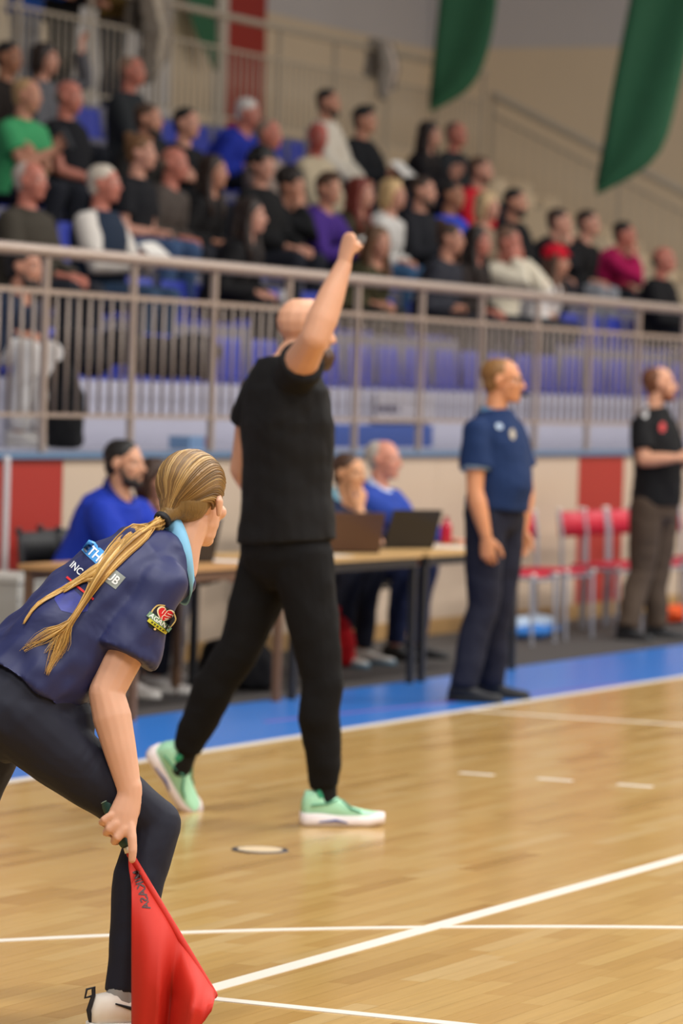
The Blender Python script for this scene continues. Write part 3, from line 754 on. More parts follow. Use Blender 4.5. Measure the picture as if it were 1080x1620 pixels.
# ---- the line judge's flag ----------------------------------------------
def judge_flag():
    D = 9.17; off = PD(205, 1345, D)
    rt = empty('signal_flag', off, 'red signal flag with green grip held by the line judge', 'flag')
    grip = [PD(158, 1246, D+.03), PD(169, 1270, D+.025), PD(185, 1305, D+.02), PD(197, 1333, D+.012)]
    MB().tube(grip, [.017, .0165, .0155, .0145], n=14).obj('grip', mat('grip', '#123f36', .45, var=.4, vscale=60), rt, off, True)
    B = MB(); ax = unit(grip[1]-grip[0]); e1 = ax.orthogonal().normalized(); e2 = ax.cross(e1)
    for k in range(7):
        c = grip[0].lerp(grip[1], -.05+k*.16)
        B.tube([c+(e1*math.cos(t)+e2*math.sin(t))*.0168 for t in [i*2*math.pi/16 for i in range(17)]], .0014, n=6)
    B.obj('grip_ribs', plain('#8fa79d', .4), rt, off, True)
    MB().tube([PD(196, 1330, D+.012), PD(200, 1339, D+.012)], [.013, .012], cap=('f', 'f')).obj('grip_end', plain('#17171a', .5), rt, off, True)
    MB().tube([PD(199.5, 1337, D+.012), PD(203, 1349, D+.012)], .0085, cap=('f', 'f')).obj('ferrule', plain('#e6e0d0', .4), rt, off, True)
    s0, s1 = PD(206, 1352, D+.012), PD(338, 1574, D-.10)
    MB().tube([s0, s1], .005, n=10).obj('staff', plain('#d8d2c4', .4), rt, off, True)
    MB().tube([PD(205.5, 1351, D+.012), s1], [.0085, .0095], n=12).obj('staff_sleeve', mat('red_nylon', '#c02819', .6, spec=.3), rt, off, True)
    # cloth hanging from the staff in folds
    nu, nv = 26, 34; G2 = []
    for i in range(nu+1):
        u_ = i/nu; top = Vector((203+ (342-203)*u_, 1352+(1572-1352)*u_))
        if u_ < .12: top.x = 203+ (342-203)*u_*1.05
        # foot of this thread: left edge hangs straight down, the far corner folds under
        bot = Vector((208+ (322-208)*u_**1.1, 1640-16*u_**3))
        if u_ > .93: bot = bot.lerp(Vector((344, 1580)), (u_-.93)/.07*.55)
        col = []
        for j in range(nv+1):
            v_ = j/nv; q = top.lerp(bot, v_)
            if u_ < .1: q.x = max(q.x, 200+8*min(1, v_*6)) 
            pr = ((0, 0), (.4, -.012), (.55, .055), (.66, .02), (.82, -.03), (1, .01)); us = u_+.06*(v_-.5)
            fold = 0
            for (a0, b0), (a1, b1) in zip(pr, pr[1:]):
                if a0 <= us <= a1: fold = b0+(b1-b0)*(us-a0)/(a1-a0)
            fold = fold*min(1, v_*1.6)*1.7+.01*math.sin(u_*15+v_*3)*v_
            col.append(PD(q.x, q.y, D+.012-.11*(1-(1-v_)**3)-.11*u_+fold))
        G2.append(col)
    me = MB(); n1 = nv+1
    for c_ in G2: me.v += c_
    for i in range(nu):
        for j in range(nv): me.f.append([i*n1+j, (i+1)*n1+j, (i+1)*n1+j+1, i*n1+j+1])
    o = me.obj('flag_cloth', mat('red_nylon', '#c02819', .6, spec=.3), rt, off, True)
    sl = o.modifiers.new('thick', 'SOLIDIFY'); sl.thickness = .0016; sl.offset = 0
    return rt, o
flag_root, flag_cloth = judge_flag()

# ---- coach with raised fist ----------------------------------------------
Fc = r0*math.cos(R_(33))+d0*math.sin(R_(33)); Rc = Fc.cross(UP)
BLACKT = mat('black_cotton', '#151415', .85, spec=.25, bump=.5, bscale=5, var=.1)
K = dict(P=PD(455, 872, 13.9), N=PD(452, 574, 13.9), H=PD(483, 525, 13.97), Hf=unit(r0*.88+d0*.48+UP*.02), Hu=UP+r0*.02,
         shR=PD(463, 597, 13.76), shL=PD(410, 620, 14.06), elR=PD(498, 534, 13.53), wrR=PD(543, 420, 13.58),
         elL=PD(385, 742, 14.16), wrL=PD(430, 800, 14.3), hipR=PD(478, 884, 13.82), hipL=PD(430, 884, 13.98),
         knR=PD(510, 1078, 13.78), knL=PD(376, 1030, 13.98), anR=PZ(514, 1306)+UP*.097, anL=PZ(300, 1283)+UP*.19-r0*.035-d0*.06,
         ftR=r0*.97+d0*.2, ftL=unit(r0*.5+d0*.2-UP*.75), fuL=r0*.7+UP*.45-d0*.45, root=PZ(430, 1300), hunch=-Fc*.015)
K['hR'] = (unit(CU+CR*.25), unit(-CD*.55-CR*.8), 'fist'); K['hL'] = (Fc-UP*.3, -Rc, 'relaxed')
LK = dict(S=1.07, W=1.02, skin='#d6a183', tmat=BLACKT, pmat=mat('black_fleece', '#121112', .9, spec=.2, bump=.5, bscale=5, var=.1), sleeve='short', sfrac=.42, hem=.05, loose=.014, sloose=.002, folds=.02,
          pfolds=.016, hair=('none', '#3c2418'), beard='#43291b', bbig=1.5, sport=.7, slim=True, ploose=.008, legw=1.02, arm=1.16, pend=.9, shoe=('#a9dfba', '#efe3e2'), cvox=.009, tname='t_shirt', hS=1.0, handS=1.0)
coach, c_body, c_shirt, c_pants, _ = figure('person', 'person in black t-shirt and mint green shoes with one fist raised high', K, LK, None, .006)
for sd in 'RL':      # dark socks and a green heel tab
    a_, k_ = K['an'+sd], K['kn'+sd]
    so = MB().tube([a_-UP*.02, a_.lerp(k_, .12), a_.lerp(k_, .25)], [.042, .041, .044]).obj('sock', cloth('#161616', .2), coach, K['root'], True)
    fd = unit(K['ft'+sd]); uu = perp(K.get('fu'+sd, UP), fd); ss = fd.cross(uu)
    for sg in (1, -1):
        MB().tube([a_+ss*.034*sg-fd*.03+uu*.03, a_+ss*.036*sg-fd*.02+uu*.012], [(.012, .003), (.014, .003)], side=fd, n=8).obj('sock_mark', plain('#2fa27a', .6), so, K['root'], True)
    for sg in (1, -1):
        MB().tube([a_+ss*.043*sg-fd*.06-uu*.02, a_+ss*.046*sg-fd*.0-uu*.012, a_+ss*.044*sg+fd*.04+uu*.004], .003, n=6).obj('shoe_line', plain('#4f9f80', .6), coach, K['root'], True)
        MB().tube([a_+ss*.046*sg+fd*.05+uu*.0, a_+ss*.05*sg+fd*.085-uu*.03, a_+ss*.05*sg+fd*.12-uu*.042], [.004, .0045, .003], n=6).obj('shoe_line', plain('#3f8f74', .6), coach, K['root'], True)
        MB().tube([a_+ss*.0455*sg-fd*.03-uu*.08, a_+ss*.0465*sg+fd*.03-uu*.074, a_+ss*.0475*sg+fd*.07-uu*.082], [.003, .006, .003], n=6).obj('shoe_line', plain('#3d4a86', .6), coach, K['root'], True)
    for q in range(4):
        MB().tube([a_+ss*.036+fd*(.035+.022*q)-uu*(.03+.012*q), a_+fd*(.05+.022*q)-uu*(.008+.011*q), a_-ss*.036+fd*(.035+.022*q)-uu*(.03+.012*q)], .0035, n=6).obj('shoelace', plain('#5d8f80', .6), coach, K['root'], True)

# ---- second referee -------------------------------------------------------
Fr = r0*math.cos(R_(20))-d0*math.sin(R_(20)); Rr_ = Fr.cross(UP)
z = 19.8
T2 = dict(P=PD(781, 815, z), N=PD(783, 652, z), H=PD(796, 603, z), Hf=unit(r0*.97-d0*.24), Hu=UP, shR=PD(752, 684, z-.15), shL=PD(812, 684, z+.14),
          elR=PD(751, 778, z-.2), wrR=PD(769, 850, z-.22), elL=PD(832, 775, z+.18), wrL=PD(826, 838, z+.12),
          hipR=PD(767, 822, z-.08), hipL=PD(797, 822, z+.08), knR=PD(765, 962, z-.08), knL=PD(790, 960, z+.1), anR=PZ(733, 1110)+UP*.09, anL=PZ(777, 1104)+UP*.09,
          ftR=r0*.95-d0*.15, ftL=r0*.97-d0*.05, root=PZ(760, 1107), hunch=Fr*.02)
T2['hR'] = (unit(-UP+r0*.12), unit(-d0*.9-r0*.3), 'relaxed'); T2['hL'] = (-UP, -Rr_, 'relaxed')
LR = dict(S=1.0, W=1.0, folds=.018, skin='#d08f66', top='#182d55', bottom='#1c1e2e', sleeve='short', sfrac=.62, hem=.05, loose=.008, belly=.05, hair=('buzz', '#8a6236'), shoe=('#15151a', '#0e0e10'), pend=1.05,
          ploose=.012, cvox=.011, tname='polo_shirt', arm=1.08)
ref, r_body, r_shirt, _, _ = figure('person', 'referee in navy polo and glasses standing upright on the blue run-off', T2, LR, None, .0075)
ro = T2['root']
collar(T2, 1.02, cloth('#5f7f9f', .1), ref, ro, .082, .068, .045, .03)
e_ = T2['shR'].lerp(T2['elR'], .6); t_ = unit(T2['elR']-T2['shR'])
MB().tube([e_-t_*.012, e_+t_*.014], [.0765, .0775], n=20, cap=('f', 'f')).obj('sleeve_band', cloth('#7d92a6', .1), r_shirt, ro, True)
def glasses(J, root, off, S=1.0):
    P, A, s, f, u = head_local(J, S); m = plain('#2a2a2e', .3); B = MB()
    for sx in (-1, 1):
        B.tube([P(.033*sx+.024*math.cos(t)*1, .094, .003+.017*math.sin(t)) for t in [i*2*math.pi/14 for i in range(15)]], .0016*S, n=6)
        B.tube([P(.057*sx, .092, .01), P(.077*sx, .03, .012), P(.078*sx, -.01, .012)], .0016*S, n=6)
    B.tube([P(-.01, .095, .006), P(.01, .095, .006)], .0016*S, n=6)
    return B.obj('glasses', m, root, off, True)
glasses(T2, ref, ro)
P_, A_, s_, f_, u_ = head_local(T2, 1)
w_ = MB().tube([P_(0, .095, -.064), P_(0, .125, -.066)], [.009, .01], n=10); w_.ball(P_(0, .126, -.07), A_(.012, .012, .012), 10, 6)
w_.obj('whistle', plain('#121214', .4), ref, ro, True)
MB().tube([P_(0, .125, -.07), P_(.03, .13, -.12), P_(.02, .13, -.18), P_(-.02, .12, -.2)], .002, n=6).obj('whistle_cord', plain('#202226', .6), ref, ro, True)

# ---- man by the red chairs -------------------------------------------------
Fm = r0*math.cos(R_(15))-d0*math.sin(R_(15)); Rm = Fm.cross(UP); z = 25.35
M4 = dict(P=PD(1036, 800, z), N=PD(1033, 649, z), H=PD(1044, 608, z), Hf=unit(r0*.98+UP*.05), Hu=UP-r0*.05, shR=PD(1012, 675, z-.15), shL=PD(1056, 675, z+.15),
          elR=PD(1018, 728, z-.2), wrR=PD(1073, 724, z-.25), elL=PD(1072, 735, z+.2), wrL=PD(1112, 715, z-.05), hipR=PD(1022, 806, z-.08), hipL=PD(1048, 806, z+.08),
          knR=PD(1015, 905, z-.06), knL=PD(1040, 903, z+.08), anR=PZ(992, 1013)+UP*.09, anL=PZ(1038, 1010)+UP*.09, ftR=r0*.6-d0*.5, ftL=r0*.95-d0*.1, root=PZ(1015, 1012), hunch=Fm*.015)
M4['hR'] = (r0*.95+UP*.2, UP*.6-d0*.7, 'hold'); M4['hL'] = (r0*.3+UP*.3-d0*.6, -Rm, 'hold')
LM = dict(S=1.0, W=1.02, folds=.018, skin='#d19a7c', top='#131315', bottom='#4a3c31', sleeve='short', sfrac=.7, hem=.0, loose=.008, belly=.03, hair=('receding', '#6b4128'), beard='#7a4222', shoe=('#1c1c1f', '#2a2a2c'), pend=1.05,
          ploose=.014, cvox=.011, tname='polo_shirt', arm=1.05)
man, m_body, m_shirt, _, _ = figure('person', 'person in black polo and brown trousers standing before the red chairs', M4, LM, None, .0085)

# ================================================================== THE STAND: SPECTATORS AND SEATS
SEATED = 'spectators seated on the stand'
def row_geo(n): return ROW1Y+RUN*(n-1), SEAT1Z+RISE*(n-1), LEDGE+RISE*(n-1)
TAN, PINK, RUDDY, BROWN = '#b8826a', '#c28d78', '#b5705f', '#9c6a50'
ROWS = {n: [] for n in range(1, 8)}; OCC = {}
CROWD = [
 # px, py, row, look, arms, extras, label
 (15, 92, 5, dict(hair=('short', '#1f1612'), skin=BROWN, top='#1f1815', sleeve='long'), ('lap', 'lap'), {}, 'person in dark brown top, topmost at the left edge of the stand'),
 (72, 94, 5, dict(hair=('bob', '#2a1d18'), fem=True, skin=PINK, top='#5b5b60', sleeve='long'), ('lap', 'raise'), {}, 'person in grey top with one hand raised near the upper railing'),
 (44, 152, 4, dict(hair=('buzz', '#b08d63'), skin=TAN, top='#3d9560', W=1.1, belly=.04), ('phone', 'fold'), dict(hpitch=-.1), 'person in bright green t-shirt holding a phone'),
 (110, 154, 4, dict(hair=('ring', '#7c6a5e'), skin=RUDDY, top='#0f1016', sleeve='short', W=1.08, belly=.05), ('mid', 'mid'), {}, 'person in black shirt sitting beside the bright green t-shirt'),
 (210, 114, 5, dict(hair=('buzz', '#8a6b58'), skin=RUDDY, top='#26292c', sleeve='long', W=1.08), ('lap', 'lap'), dict(tall=.09), 'person in dark grey jacket sitting highest in front of the walkway railing'),
 (236, 190, 4, dict(hair=('short', '#4c3526'), beard='#3a2a20', skin=TAN, top='#23211f', sleeve='long'), ('lap', 'lap'), {}, 'person in dark top right behind the black t-shirt and blue jeans'),
 (296, 196, 4, dict(hair=('short', '#15120f'), skin=PINK, top='#121317', sleeve='long'), ('lap', 'fold'), {}, 'person in black sitting left of the royal blue sweater'),
 (392, 180, 5, dict(hair=('short', '#c9c3bd'), skin=RUDDY, top='#1e2f96', sleeve='long', W=1.12), ('knee', 'knee'), dict(lean=.1, hpitch=-.25), 'person in royal blue sweater leaning forward with hands on knees'),
 (426, 213, 4, dict(hair=('buzz', '#8a7264'), skin=RUDDY, top='#8f7f76', sleeve='long'), ('lap', 'lap'), {}, 'person in taupe top just right of the royal blue sweater'),
 (224, 243, 3, dict(hair=('bun', '#6d4a2c'), fem=True, skin=PINK, top='#15161b', bottom='#3f5578', W=1.1), ('mid', 'mid'), dict(hyaw=.1), 'person in black t-shirt and blue jeans with bare forearms'),
 (276, 260, 3, dict(hair=('ring', '#8c7566'), skin=RUDDY, top='#4a423d', sleeve='long'), ('lap', 'lap'), {}, 'person in dull brown top right of the black t-shirt and jeans'),
 (50, 287, 2, dict(hair=('receding', '#b9aaa0'), skin=RUDDY, top='#3b362e', sleeve='long', W=1.15, S=1.05), ('lap', 'lap'), {}, 'person in worn dark jacket behind the railing at the left'),
 (166, 292, 2, dict(hair=('short', '#c8bdae'), skin=RUDDY, top='#cfc9c2', sleeve='long', vest='#1e2a3c', bottom='#2c3f58', W=1.12, S=1.05), ('read', 'read'), {}, 'person in navy vest over white sleeves reading a sheet'),
 (338, 272, 3, dict(hair=('long', '#2b1c15'), fem=True, skin=TAN, top='#131214', sleeve='long'), ('lap', 'lap'), {}, 'person in black sitting right of the dull brown top'),
 (416, 262, 3, dict(hair=('curly', '#0f0c0b'), skin=PINK, top='#101012', sleeve='long'), ('lap', 'lap'), dict(hyaw=-.35), 'person in black directly below the taupe top'),
 (397, 342, 2, dict(hair=('long', '#24160f'), fem=True, skin=PINK, top='#121113', sleeve='long', bottom='#17161a'), ('knee', 'lap'), dict(lean=.06), 'person in black seated lowest behind the railing, left of the raised fist'),
 (462, 294, 3, dict(hair=('curly', '#1d130e'), skin=TAN, top='#0f1013', sleeve='long'), ('chin', 'lap'), dict(hyaw=-.2), 'person in black resting chin on a hand, left of the purple hoodie'),
 (520, 300, 3, dict(hair=('quiff', '#4a3120'), skin=TAN, top='#43287a', sleeve='long', W=1.08), ('read', 'read'), dict(hyaw=-.25), 'person in purple hoodie holding a sheet'),
 (520, 163, 5, dict(hair=('short', '#17130f'), beard='#2b1f18', skin=TAN, top='#cbc3b5', sleeve='long', W=1.1), ('lap', 'lap'), dict(tall=.12), 'person in off-white hoodie at the top of the stand'),
 (503, 217, 4, dict(hair=('none', '#99776a'), skin='#a8564c', top='#b3a58c', sleeve='long', W=1.08, brow='#8a6a5c'), ('lap', 'lap'), dict(hyaw=-.5, hpitch=-.2), 'person in beige jacket just below the off-white hoodie'),
 (577, 191, 5, dict(hair=('quiff', '#100e0d'), skin=TAN, top='#15171b', sleeve='long', W=1.1), ('read', 'read'), {}, 'person in black jacket reading a sheet at the top of the stand'),
 (571, 306, 3, dict(hair=('long', '#6b2416'), fem=True, skin=PINK, top='#3a3325', sleeve='long'), ('lap', 'lap'), {}, 'person in dark olive top right of the purple hoodie'),
 (622, 308, 3, dict(hair=('bob', '#c9a877'), fem=True, skin=PINK, top='#cfccc8', sleeve='long', bottom='#3b5c80'), ('lap', 'lap'), {}, 'person in white sweater and blue jeans'),
 (598, 384, 2, dict(hair=('long', '#5d4028'), fem=True, skin=TAN, top='#37341f', sleeve='long', bottom='#22221e'), ('lap', 'lap'), dict(hyaw=-.4), 'person in olive green seated right of the raised fist'),
 (670, 304, 3, dict(hair=('short', '#3a291f'), beard='#3b2a20', skin=PINK, top='#1b1c22', sleeve='long'), ('read', 'read'), dict(dx=-.05), 'person in dark top holding a white sheet right of the white sweater'),
 (680, 213, 5, dict(hair=('long', '#22150f'), fem=True, skin=PINK, top='#151215', sleeve='long'), ('clap', 'clap'), {}, 'person in black clapping at the top right of the stand'),
 (722, 213, 5, dict(hair=('buzz', '#6f5448'), skin=RUDDY, top='#24272a', sleeve='long'), ('lap', 'lap'), {}, 'person in dark grey at the top right end of the stand'),
 (761, 270, 4, dict(hair=('short', '#5a4030'), beard='#5a4030', skin=PINK, top='#c0182a', sleeve='long', W=1.1), ('mid', 'mid'), {}, 'person in bright red hoodie'),
 (716, 310, 3, dict(hair=('short', '#14100e'), skin=BROWN, top='#2440b5', sleeve='short'), ('lap', 'lap'), {}, 'person in bright blue short-sleeved shirt'),
 (771, 327, 3, dict(hair=('bob', '#c3a67c'), fem=True, skin=PINK, top='#8d7a66', sleeve='long'), ('lap', 'lap'), {}, 'person in khaki brown top below the bright red hoodie'),
 (816, 321, 3, dict(hair=('short', '#120f0e'), beard='#1a1412', bbig=1.1, skin=TAN, top='#101114', sleeve='long', W=1.1), ('lap', 'lap'), {}, 'person all in black alone against the cream wall'),
 (713, 378, 2, dict(hair=('bun', '#3d2a1e'), fem=True, skin=TAN, top='#2c2d35', sleeve='long', bottom='#1c1c22'), ('mid', 'mid'), {}, 'person in charcoal top with clasped hands behind the railing'),
 (756, 383, 2, dict(hair=('long', '#1d120d'), fem=True, skin=RUDDY, top='#2b2422', sleeve='long'), ('lap', 'lap'), {}, 'person in dark brown top beside the cream sweater'),
 (805, 384, 2, dict(hair=('short', '#6f5140'), skin=RUDDY, top='#d6cdb9', sleeve='long', bottom='#2d3036', W=1.08), ('face', 'face'), dict(hpitch=-.1), 'person in cream sweater holding both hands up to the face'),
 (880, 414, 2, dict(hair=('long', '#4a3324'), hat='#c3122a', fem=True, skin=TAN, top='#d9d4d2', sleeve='long', bottom='#22242b'), ('mid', 'mid'), {}, 'person in red cap and white top'),
 (885, 352, 3, dict(hair=('short', '#3a2a22'), skin=PINK, top='#17171b', sleeve='long'), ('mouth', 'lap'), {}, 'person in black with a hand over the mouth'),
 (931, 354, 3, dict(hair=('short', '#2c1e17'), skin=PINK, top='#141416', sleeve='long', bottom='#8d8f96', W=1.1), ('lap', 'lap'), {}, 'person in black top and light grey trousers'),
 (988, 372, 3, dict(hair=('short', '#1a1310'), skin=RUDDY, top='#a3134f', sleeve='long', W=1.06), ('mouth', 'lap'), {}, 'person in magenta jacket'),
 (1050, 412, 2, dict(hair=('ring', '#3b2e28'), skin=RUDDY, top='#131316', sleeve='long', W=1.1), ('lap', 'lap'), {}, 'person in black at the right edge of the stand'),
 (40, 424, 1, dict(hair=('short', '#15110f'), beard='#221915', skin=TAN, top='#1a2438', sleeve='long', bottom='#c9c5c3', shoe=('#d8d3cc', '#e4e0d8'), W=1.05, S=1.02), ('lap', 'lap'), dict(lean=.2, hpitch=.0), 'person in navy top and white trousers behind the railing'),
]
for px, py, n, L, arms, ex, label in CROWD:
    Y, sz, fz = row_geo(n); L = dict(L); L.setdefault('bottom', '#1d1f27'); L.setdefault('loose', .012); L.setdefault('hem', -.06); L['S'] = L.get('S', 1.03)*1.03; L['cit'] = 3
    hd = PY(px, py, Y-.06-ex.get('lean', 0)); rr = random.Random(px*7+py)
    (rt, bo, sh_, pt_, ho_), J = seated('person', label, hd, sz, fz, rr.uniform(-.12, .12), 0, L, arms, ex.get('hyaw', rr.uniform(-.12, .12)), ex.get('hpitch', rr.uniform(-.06, .04)), SEATED, .0145, rr.uniform(0, .05))
    ROWS[n].append(J['P'].x); OCC[round(J['P'].x, 3)] = label
    if L.get('vest'):
        T = MB(); torso(T, J, [q for q in TEE if q[0] >= .1], .036, L['W']*1.0)
        blob('vest', T, cloth(L['vest']), rt, J['root'], .0145, 3)
    if L.get('hat'):
        P, A, s, f, u = head_local(J, L['S']); B = MB()
        B.ball(P(0, -.018, .062), A(.09, .112, .085)); B.tube([P(-.03, .075, .058), P(.0, .105, .054), P(.03, .075, .058)], [(.03, .008)]*3, side=f)
        blob('cap', B, cloth(L['hat']), rt, J['root'], .011, 2)
    if 'read' in arms or 'phone' in arms:
        c = (J['wrR']+J['wrL'])/2 if 'read' in arms else J['wrR']; F = V(0, -1, 0)
        if 'phone' in arms: setp(MB().box((0, 0, 0), (.075, .009, .15)).obj('mobile_phone', plain('#17181c', .3)), 'black mobile phone held by the person in the green t-shirt', 'phone').matrix_world = Matrix.Translation(c+F*.09+UP*.08) @ Matrix.Rotation(-.5, 4, 'X')
        else:
            lb = {166: 'white sheet held by the person in the navy vest', 520: 'sheet held by the person in the purple hoodie', 577: 'sheet held by the person in the black jacket', 670: 'white sheet held to the right of the white sweater'}[px]
            B = MB(); rg = []
            for i in range(7):
                t = i/6-.5; rg.append([V(t*.3, -.105, .02*math.cos(t*4)), V(t*.3, .105, .02*math.cos(t*4)), V(t*.3, .105, .02*math.cos(t*4)-.002), V(t*.3, -.105, .02*math.cos(t*4)-.002)])
            o = setp(B.rings(rg).obj('paper_sheet', plain('#dcd8d2', .6)), lb, 'paper'); o.matrix_world = Matrix.Translation(c+F*.13+UP*.05) @ Matrix.Rotation(.7, 4, 'X')
# standing visitors on the walkway behind the upper railing (their heads are above the picture)
def standing(label, px, Y, zf, L, yaw=0, arms='rail'):
    S = L.get('S', 1.0); F = Matrix.Rotation(yaw, 3, 'Z') @ V(0, -1, 0); Rr = F.cross(UP); o = PY(px, 60, Y); o = V(o.x, Y, zf)
    J = dict(root=o, P=o+UP*.95*S, N=o+UP*1.49*S, H=o+UP*1.655*S+F*.03, Hf=F, Hu=UP, hunch=F*.01)
    for sd, sg in (('R', 1), ('L', -1)):
        J['sh'+sd] = J['N']-UP*.075*S+Rr*.18*S*sg; J['hip'+sd] = J['P']+Rr*.088*sg-UP*.02; J['kn'+sd] = o+UP*.5*S+Rr*.1*sg+F*.01; J['an'+sd] = o+UP*.09*S+Rr*.11*sg; J['ft'+sd] = F+Rr*.2*sg
        tg = J['N']-UP*.42*S+F*.34+Rr*sg*.1 if arms == 'rail' else o+UP*.8*S+Rr*.24*sg
        J['el'+sd], J['wr'+sd] = ik(J['sh'+sd], tg, .29*S, .255*S, -UP+Rr*sg*.4-F*.5); J['h'+sd] = (F-Rr*sg*.5 if arms == 'rail' else -UP, UP if arms == 'rail' else Rr*sg, 'relaxed')
    return figure('person', label, J, L, 'visitors standing on the walkway', .0145), J
ZW = LEDGE+RISE*7
standing('visitor in blue jacket standing at the upper railing, top left corner', 38, 17.5, ZW, dict(skin=TAN, top='#25509f', sleeve='long', bottom='#6d6f78', hem=-.15, loose=.02, hair=('short', '#3a2a1e')))
standing('visitor in long black coat standing at the upper railing', 96, 17.55, ZW, dict(skin=TAN, top='#141316', sleeve='long', bottom='#17161a', hem=-.3, loose=.025, hair=('short', '#1e1612')))
standing('visitor in dark jeans standing at the upper railing', 178, 17.5, ZW, dict(skin=TAN, top='#7c6231', sleeve='long', bottom='#252a3d', hem=.1, loose=.01, slim=True, hair=('short', '#3a2a1e')))
# coats hung over the upper railing
def coat(label, px, Y, cols, wd, hg):
    c = PY(px, 60, Y); z1 = ZW+1.24; rt = empty('coat', V(c.x, Y, z1-hg), label, 'coat', 'coats over the upper railing'); off = V(c.x, Y, z1-hg); rr = random.Random(px)
    for k, (cc, nm) in enumerate(zip(cols, ('coat_body', 'coat_lining', 'coat_sleeve'))):
        B = MB(); x = c.x+(k-1)*wd*.3
        B.tube([V(x, Y+.06, z1-.3), V(x, Y+.03, z1), V(x, Y-.09, z1-.02), V(x+.02, Y-.13, z1-hg*.5), V(x-.02+.03*k, Y-.12, z1-hg*(1-.12*k))], [(wd*.35, .04), (wd*.4, .05), (wd*.42, .06), (wd*.45, .085), (wd*.3, .05)], side=V(1, 0, 0))
        o = blob(nm, B, cloth(cc, .6), rt, off, .014, 3)
        dm = o.modifiers.new('folds', 'DISPLACE'); dm.texture = FOLDS; dm.texture_coords = 'LOCAL'; dm.strength = .06
coat('bulky grey and cream coat hung over the upper railing', 226, 17.05, ('#6f665c', '#b9ad9c', '#8f857a'), .36, .8)
coat('pale pink and grey coat hung over the end of the upper railing', 597, 17.05, ('#8b837a', '#c7b8ac', '#7a736c'), .26, .55)

# plastic seats on the tiers
BLUE = mat('blue_plastic', '#323e9c', .45, spec=.4, var=.05)
def seat_proto():
    rt = empty('stadium_seat', (0, 0, 0))
    B = MB(); rg = []
    for i in range(7):
        y = -.2+.4*i/6; z = .012*math.cos((i/6-.5)*3)-.012; w_ = .2+.012*math.sin(math.pi*i/6)
        rg.append([V(-w_, y, z+.02), V(-w_*.6, y, z), V(w_*.6, y, z), V(w_, y, z+.02), V(w_, y, z-.01), V(w_*.6, y, z-.025), V(-w_*.6, y, z-.025), V(-w_, y, z-.01)])
    B.rings(rg).obj('seat_pan', BLUE, rt, None, True)
    B = MB(); rg = []
    for i in range(7):
        z = -.01+.3*i/6; y = .19+.03*i/6+(.012 if i in (0,) else 0); w_ = .205-.03*(i/6)**3
        rg.append([V(-w_, y-.02, z), V(-w_*.6, y, z), V(w_*.6, y, z), V(w_, y-.02, z), V(w_, y, z), V(w_*.6, y+.02, z), V(-w_*.6, y+.02, z), V(-w_, y, z)])
    B.rings(rg).obj('seat_back', BLUE, rt, None, True)
    B = MB(); B.box((0, 0, -.035), (.3, .3, .03)); B.obj('seat_bracket', plain('#6c6f78', .5), rt)
    return rt
proto = seat_proto(); first = True
NTH = ('first', 'second', 'third', 'fourth', 'fifth', 'sixth')
for n in range(1, 7):
    Y, sz, fz = row_geo(n); xs = sorted(ROWS[n]); x_lo = PY(-30, 500, Y).x; x_hi = 33.9; out = list(xs); ends = [x_lo-.5]+xs+[x_hi+.5]
    for a, b in zip(ends, ends[1:]):
        k = int((b-a)/.5)
        for j in range(1, k): out.append(a+(b-a)*j/k)
    for x in sorted(out):
        if any(abs(x-q) < .4 and abs(x-q) > 1e-6 for q in xs) and x not in xs: continue
        o = proto if first else copy_tree(proto); first = False
        o.location = (x, Y, sz-.035 if x in xs else sz-.03)
        lb = 'empty blue plastic seat in the %s row of the stand' % NTH[n-1]
        if x in xs: lb = ' '.join(('blue seat under the '+OCC[round(x, 3)]).split()[:16])
        setp(o, lb, 'seat', 'blue seats, %s row' % NTH[n-1])

# ================================================================== THE OFFICIALS' TABLES
def table(label, x0, x1, y0, y1, h, top, leg):
    c = V((x0+x1)/2, (y0+y1)/2, 0); rt = empty('folding_table', c, label, 'table', "officials' tables")
    MB().box(((x0+x1)/2, (y0+y1)/2, h-.0125), (x1-x0, y1-y0, .025)).obj('tabletop', top, rt, c)
    for a in (y0+.03, y1-.03): MB().box(((x0+x1)/2, a, h-.05), (x1-x0-.08, .025, .05)).obj('apron', leg, rt, c)
    for x in (x0+.04, x1-.04):
        for y in (y0+.04, y1-.04): MB().box((x, y, (h-.025)/2), (.035, .035, h-.025)).obj('leg', leg, rt, c)
    return rt
OAK = mat('table_wood', '#c9a168', .5, var=.08, vscale=6); BLK = plain('#232325', .5)
TH = .71
table('wooden table with brown metal legs right behind the line judge', 15.75, 17.35, 8.5, 9.15, TH, mat('table_wood', '#b98b58', .5, var=.08, vscale=6), plain('#6e4f38', .5))
table('wooden table carrying the brown laptop', 17.45, 18.98, 8.5, 9.15, TH, OAK, BLK)
table('wooden table end with the papers beside the referee', 19.05, 20.4, 8.5, 9.15, TH, OAK, BLK)
def laptop(label, x, y, rz, lid, base='#1d1d20'):
    rt = empty('laptop', (x, y, TH), label, 'laptop', rz=rz)
    MB().box((0, 0, .01), (.34, .24, .018)).obj('laptop_base', plain(base, .4), rt)
    M = Matrix.Rotation(R_(20), 3, 'X')
    l = MB().box(V(0, -.16, .115), (.34, .008, .22), M).obj('laptop_lid', plain(lid, .4), rt)
    MB().box(V(0, -.154, .117), (.31, .004, .19), M).obj('screen', plain('#20242c', .2), l)
laptop('brown laptop standing open on the middle table', 18.62, 8.82, -.75, '#5d4336')
laptop('black laptop standing open beside the papers', 19.45, 8.88, -.5, '#1c1b1d')
laptop('dark laptop open on the table behind the line judge', 16.75, 8.86, -.6, '#3a3533')
